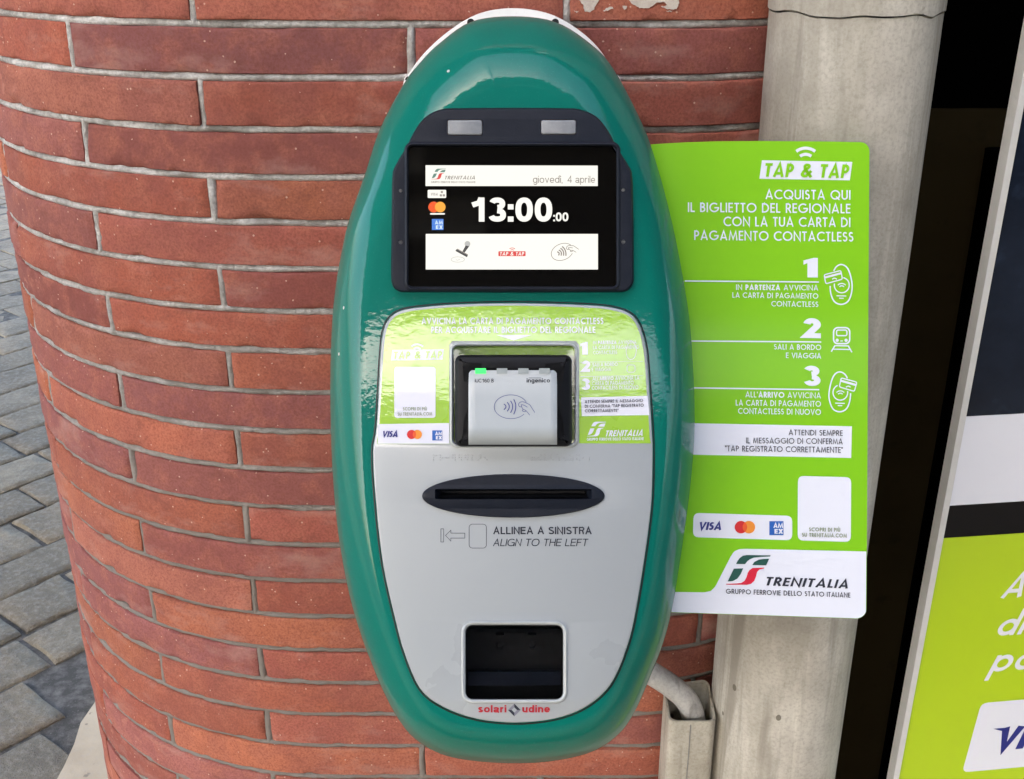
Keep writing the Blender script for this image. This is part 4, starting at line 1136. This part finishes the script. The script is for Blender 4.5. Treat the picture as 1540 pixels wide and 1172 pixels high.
wp.poly([rquad([(1145.8, 241.2), (1282, 243.7), (1278.4, 271.5), (1142, 269)], .5)], ov)
wp.poly([rquad([(1200, 715.8), (1282.3, 718), (1282, 815.3), (1199.5, 813)], 9)], ov)
wp.poly([rquad([(1043, 771.5), (1191.5, 776), (1191.5, 812.8), (1042, 808)], 9)], ov)
wifi(wp, 1211.7, 246, 23, o1, 4.6, 2, 9.3, 52, 128)
L = letters
L(wp, 'ACQUISTA QUI', 1151, 1279.3, 299.6, 300.6, 14.4, o1, w=.14); L(wp, 'IL BIGLIETTO DEL REGIONALE', 1034.5, 1279.3, 319, 321.2, 14.4, o1, w=.14)
L(wp, 'CON LA TUA CARTA DI', 1088, 1279.3, 340.3, 341.8, 14.4, o1, w=.14); L(wp, 'PAGAMENTO CONTACTLESS', 1044, 1284, 361, 363.6, 14.4, o1, w=.14)
L(wp, '1', 1210.5, 1230, 417.3, 417.6, 29.5, o1, w=.29); L(wp, '2', 1208, 1234.5, 508.4, 509, 30, o1, w=.25); L(wp, '3', 1208.7, 1234, 580.4, 581, 30.4, o1, w=.23)
wp.ribbon([(1030 + 20 * i, 422.8 + .155 * i) for i in range(11)] + [(1231.6, 424.4)], 1.9, o1)
wp.ribbon([(1040 + 20 * i, 513.1 + .14 * i) for i in range(10)] + [(1235, 514.6)], 1.9, o1)
wp.ribbon([(1040 + 20 * i, 583.5 + .28 * i) for i in range(10)] + [(1232, 586.2)], 1.9, o1)
L(wp, [('IN ', .14), ('PARTENZA', .21), (' AVVICINA', .14)], 1107, 1230.6, 436.0, 437, 8, o1)
L(wp, 'LA CARTA DI PAGAMENTO', 1101.5, 1230.6, 447.8, 449.4, 8, o1, w=.14); L(wp, 'CONTACTLESS', 1160, 1230.6, 460.9, 461.9, 8, o1, w=.14)
L(wp, 'SALI A BORDO', 1164, 1235, 525.6, 526.6, 8, o1, w=.14); L(wp, 'E VIAGGIA', 1182, 1235, 538.5, 539.4, 8, o1, w=.14)
L(wp, [('ALL’', .125), ('ARRIVO', .2), (' AVVICINA', .125)], 1121, 1234.6, 597.6, 599.3, 8.6, o1)
L(wp, 'LA CARTA DI PAGAMENTO', 1106.5, 1234.6, 610, 611.9, 8.6, o1, w=.14); L(wp, 'CONTACTLESS DI NUOVO', 1110, 1234.6, 622.4, 624.3, 8.6, o1, w=.14)
# pictograms: validator with card, train, validator with card
def vicon(cx, cy, card, lw=2.0):
    sh_ = spline([(cx, cy - 30), (cx + 10, cy - 24), (cx + 16, cy - 6), (cx + 16.5, cy + 10), (cx + 11, cy + 25), (cx, cy + 30), (cx - 11, cy + 25), (cx - 16.5, cy + 10), (cx - 15.5, cy - 6), (cx - 9.5, cy - 24)], 4)
    c0 = [Vector(p) for p in card]; mid = sum(c0, Vector((0, 0))) / 4
    def inside(p):
        p = Vector(p); s = 0
        for i in range(4):
            a, b = c0[i], c0[(i + 1) % 4]; e = b - a; d = (p - a); cr = e.x * d.y - e.y * d.x
            s += 1 if cr > -1.6 * e.length else 0
        return s == 4
    def clipped(loop, wd, closed=True):
        run = []; n = len(loop); st0 = next((i for i in range(n) if inside(loop[i])), 0)
        seq = [loop[(st0 + i) % n] for i in range(n + (1 if closed else 0))]
        for p in seq:
            if inside(p):
                if len(run) > 1: wp.ribbon(run, wd, o1)
                run = []
            else: run.append(p)
        if len(run) > 1: wp.ribbon(run, wd, o1)
    clipped(sh_, lw); clipped(ell(cx + 1, cy + 1, 11.5, 11.5, 32), 1.7)
    for r_ in (8.5, 5): wp.ribbon(arc(cx + 1, cy + 7, r_, -r_, 45, 135, 8), 1.5, o1)
    wp.ribbon([(cx - 7, cy + 17), (cx + 8, cy + 17.4)], 1.5, o1); wp.ribbon([(cx - 3, cy + 20.6), (cx + 4, cy + 20.8)], 1.5, o1)
    wp.ribbon(rquad(card, 2.5, 3), 1.6, o1, closed=True)
    a, b, c, d = c0
    quadgrid(wp, [tuple(a.lerp(d, .2)), tuple(b.lerp(c, .2)), tuple(b.lerp(c, .42)), tuple(a.lerp(d, .42))], ov, 2)
    m_ = (d.lerp(c, .55) + a.lerp(b, .55)) * .5 + (d - a) * .22; wp.ribbon(arc(m_.x, m_.y + 2.5, 4, -3.4, 30, 150, 6), 1.6, o1)
vicon(1265.5, 428, [(1239.3, 413.5), (1265, 407), (1267.5, 420), (1242, 427)])
vicon(1263.7, 589.5, [(1266, 568.5), (1290.5, 575), (1286.5, 588.8), (1263, 582)])
wp.ribbon(rrect(1254, 493, 1279, 517, 6.5), 2.2, o1, closed=True); wp.ribbon(rrect(1258.6, 496.6, 1274.6, 505, 2.5), 1.8, o1, closed=True)
for x in (1259.6, 1273.4): wp.poly([ell(x, 512, 2.5, 2.5, 14)], ov)
wp.ribbon([(1264.5, 513), (1268.5, 513)], 1.3, o1)
wp.ribbon([(1256.5, 519.5), (1250.5, 529)], 2, o1); wp.ribbon([(1276.5, 519.8), (1282.5, 530)], 2, o1); wp.ribbon([(1257, 520), (1276, 520.4)], 1.7, o1); wp.ribbon([(1254, 525.4), (1279, 525.8)], 1.7, o1)
obj('white_print', wp, M['white'], board, face=EYE)
gt = MB(); L(gt, 'TAP & TAP', 1148.5, 1278.6, 265.9, 268.3, 20.6, o2, w=.2, shear=.15, gap=.1); obj('headline_lettering', gt, M['lime'], board, face=EYE)
ik = MB()
L(ik, 'ATTENDI SEMPRE', 1186, 1268.6, 654.6, 655.8, 8.4, o2, w=.13); L(ik, 'IL MESSAGGIO DI CONFERMA', 1122, 1268.6, 666.8, 668.4, 8.6, o2, w=.13); L(ik, '"TAP REGISTRATO CORRETTAMENTE"', 1090.5, 1268.6, 678.8, 681.2, 8.6, o2, w=.13)
il = MB(); L(il, 'TRENITALIA', 1149.5, 1281.8, 880.6, 885.4, 13, o2, w=.19, shear=.33, gap=.13); L(il, 'GRUPPO FERROVIE DELLO STATO ITALIANE', 1091.7, 1281.6, 893, 899, 7.4, o2, w=.15)
obj('black_lettering', ik, M['ink'], board, face=EYE); obj('railway_lettering', il, M['ink'], board, face=EYE)
fn_ = MB(); L(fn_, 'SCOPRI DI PIÙ', 1216.5, 1265, 799.2, 800, 5.8, o2, w=.2); L(fn_, 'SU TRENITALIA.COM', 1206, 1275.7, 807.4, 808.8, 6, o2, w=.2); obj('footnote_lettering', fn_, M['ink_grey'], board, face=EYE)
lg = MB(); lo_ = lambda a, b, dz=0: o2(a, b + (a - 1092) * .012, dz); logo(lg, 1092, 834.5, 1159, 879.5, lo_, 0, 0, 1); obj('railway_emblem', lg, [M['fs_green'], M['fs_red']], board, face=EYE)
cm, cv = MB(), MB(); pay(cv, cm, o2, 1049.5, 1087.5, 797.2, 12, 1120.3, 793, 9.4, 1157, 784, 1178.3, 805, 1)
obj('card_mark', cv, M['visa'], board, face=EYE); obj('card_symbol', cm, [M['mc_red'], M['mc_or'], M['mc_mid'], M['amex'], M['white']], board, face=EYE)
# ------------------------------------------------------------------ advertising stand at the right edge
yaw = R(7); Q0 = Vector((.4208, .97, EYE.z - .40)); TU = Vector((math.cos(yaw), math.sin(yaw), 0)); TV = Vector((.0125, 0, 1)).normalized(); TN = TU.cross(TV).normalized()
def th(x, y):
    d = ray(x, y); t = (Q0 - EYE).dot(TN) / d.dot(TN); q = EYE + d * t - Q0; v = q.z / TV.z; return ((q - TV * v).dot(TU), v)
def tp(u, v, o=0.0): return Q0 + TU * u + TV * v + TN * o
tb = tp(.3, -1.05)
ZT, ZB = .75, -(Q0.z - .003) / TV.z
tot = thing('advert_stand', (tb.x, tb.y, 0), 'lime green and navy advertising stand with pale metal edge, cut by the right border', 'advertising stand')
sgnn = 1 if TN.y < 0 else -1
def tpo(o): return lambda u, v, dz=0.0: tp(u, v, sgnn * (o + dz))
TW = .62; EW = .0062
def slab(u0, u1, v0, v1, o0, o1_, m=None):
    m = m or MB(); a, b = tpo(o0), tpo(o1_)
    q = [(u0, v0), (u1, v0), (u1, v1), (u0, v1)]
    m.add([a(*p) for p in q] + [b(*p) for p in q], [(0, 1, 2, 3), (4, 5, 6, 7), (0, 1, 5, 4), (1, 2, 6, 5), (2, 3, 7, 6), (3, 0, 4, 7)]); return m
fr2 = slab(0, EW, ZB, ZT, -.011, .003); slab(TW - EW, TW, ZB, ZT, -.011, .003, fr2); slab(EW + .0001, TW - EW - .0001, ZT - .02, ZT, -.011, .003, fr2)
obj('stand_frame', fr2, M['aluminium'], tot)
ue = EW + .0002
v_w0, v_w1, v_g = th(1451, 627)[1], th(1424, 761)[1], th(1415, 810)[1]
backb = slab(ue, TW - ue, ZB, ZT - .0202, -.0105, -.002); obj('back_board', backb, M['totem_black'], tot)
obj('picture_panel', slab(ue, TW - ue, v_w0 + .0003, ZT - .0203, -.0018, 0), M['totem_navy'], tot)
obj('white_band', slab(ue, TW - ue, v_w1 + .0002, v_w0, -.0018, .0003), M['white'], tot)
obj('black_band', slab(ue, TW - ue, v_g + .0002, v_w1, -.0018, 0), M['totem_black'], tot)
gp_ = obj('green_poster', slab(ue, TW - ue, ZB + .002, v_g, -.0018, .0003), M['lime_totem'], tot)
def tl(m, txt, x, yb, h, slant, wd, o, x_end):
    u, v = th(x, yb); u2, v2 = th(x, yb - h); cap = v2 - v
    X = 0
    for ch in txt:
        st_, W = glyph(ch, wd); cl = False
        for s in st_:
            if s == 'C': cl = True; continue
            m.ribbon([(a + X, b) for a, b in s], wd, lambda a, b, dz: tpo(o)(u + a * cap * 1.0 + b * cap * slant, v + b * cap, dz), closed=cl); cl = False
        X += W + .12
tw_ = MB()
tl(tw_, 'A', 1503, 899.5, 37, .30, .155, .0007, 0); tl(tw_, 'di', 1494.5, 956.5, 37, .30, .155, .0007, 0); tl(tw_, 'pa', 1486, 1010.5, 37, .30, .155, .0007, 0)
cu0, cv0 = th(1449, 1161); cu1, cv1 = th(1463, 1058)
crd = rquad([(cu0 - .002, cv0), (cu0 + .25, cv0), (cu0 + .25, cv1), (cu0 + .003, cv1)], .008)
tw_.poly([crd], lambda a, b: tpo(.0007)(a, b))
obj('poster_print', tw_, M['white'], gp_, face=EYE)
tv = MB(); u0_, vb_ = th(1490, 1129); _, vt_ = th(1490, 1095); cap = vt_ - vb_; X = 0
for ch in 'VISA':
    st_, W = glyph(ch, .24)
    for s in st_: tv.ribbon([(a + X, b) for a, b in s], .24, lambda a, b, dz: tpo(.0011)(u0_ + a * cap * 1.15 + b * cap * .22, vb_ + b * cap, dz))
    X += W + .03
tv.poly([[(u0_ - .004, vb_ + cap), (u0_ + .012, vb_ + cap), (u0_ + .010, vb_ + cap * .84), (u0_ + .004, vb_ + cap * .9)]], lambda a, b: tpo(.0016)(a, b))
obj('card_mark', tv, M['visa'], gp_, face=EYE)
# ------------------------------------------------------------------ doorway behind pipe and stand, its inner darkness painted as near-black sheets
dw = thing('dark_doorway', (.75, 1.3, 0), 'unlit black doorway between the drain pipe and the advertising stand', 'doorway')
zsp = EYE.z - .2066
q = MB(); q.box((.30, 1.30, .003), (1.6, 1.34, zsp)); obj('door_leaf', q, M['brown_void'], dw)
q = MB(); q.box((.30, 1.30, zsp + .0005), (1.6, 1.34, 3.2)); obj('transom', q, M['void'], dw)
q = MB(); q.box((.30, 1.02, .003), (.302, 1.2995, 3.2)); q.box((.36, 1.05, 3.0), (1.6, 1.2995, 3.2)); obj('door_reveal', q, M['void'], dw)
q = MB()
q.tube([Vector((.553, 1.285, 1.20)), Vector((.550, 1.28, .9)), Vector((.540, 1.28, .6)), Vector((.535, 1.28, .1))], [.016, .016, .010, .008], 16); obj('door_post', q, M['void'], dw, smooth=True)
# ------------------------------------------------------------------ unseen roof, with beams and a building added for the reflections
rm_ = dusty('roof_boards', (.15, .125, .10), (.10, .085, .07), .7)
for lo_, hi_ in (((-5.0, -3.7, 3.50), (14, -.75, 3.68)), ((-5.0, .80, 3.50), (14, 4.0, 3.68)), ((-5.0, -.7499, 3.50), (-2.0, .7999, 3.68)), ((2.2, -.7499, 3.50), (14, .7999, 3.68)), ((-5.0, -3.8, 3.44), (14, -3.7001, 3.74))):
    q = MB(); q.box(lo_, hi_); setp(obj('unseen_roof', q, rm_), kind='structure')   # unseen roof, its edges and overhead gap shaped to light the wall
bm_ = dusty('roof_paint', (.66, .64, .60), (.5, .49, .47), .6)
for yy, xx in ((-2.75, -.12), (-2.25, -.35), (-1.2, 9.0)):
    q = MB(); q.box((-4.9, yy - .05, 3.36), (xx, yy + .05, 3.499)); setp(obj('streak_beam', q, bm_), kind='structure')  # pale beams added to show as reflected streaks in the display
q = MB(); q.box((-8.0, -11.0, .0), (14, -9.0, 5.25))
setp(obj('unseen_building', q, dusty('dull_render', (.07, .065, .06), (.04, .038, .035), .9)), kind='structure')  # unseen block added to end the sky reflection on the front panel
for o in bpy.data.objects:
    if '_base' in o: del o['_base']
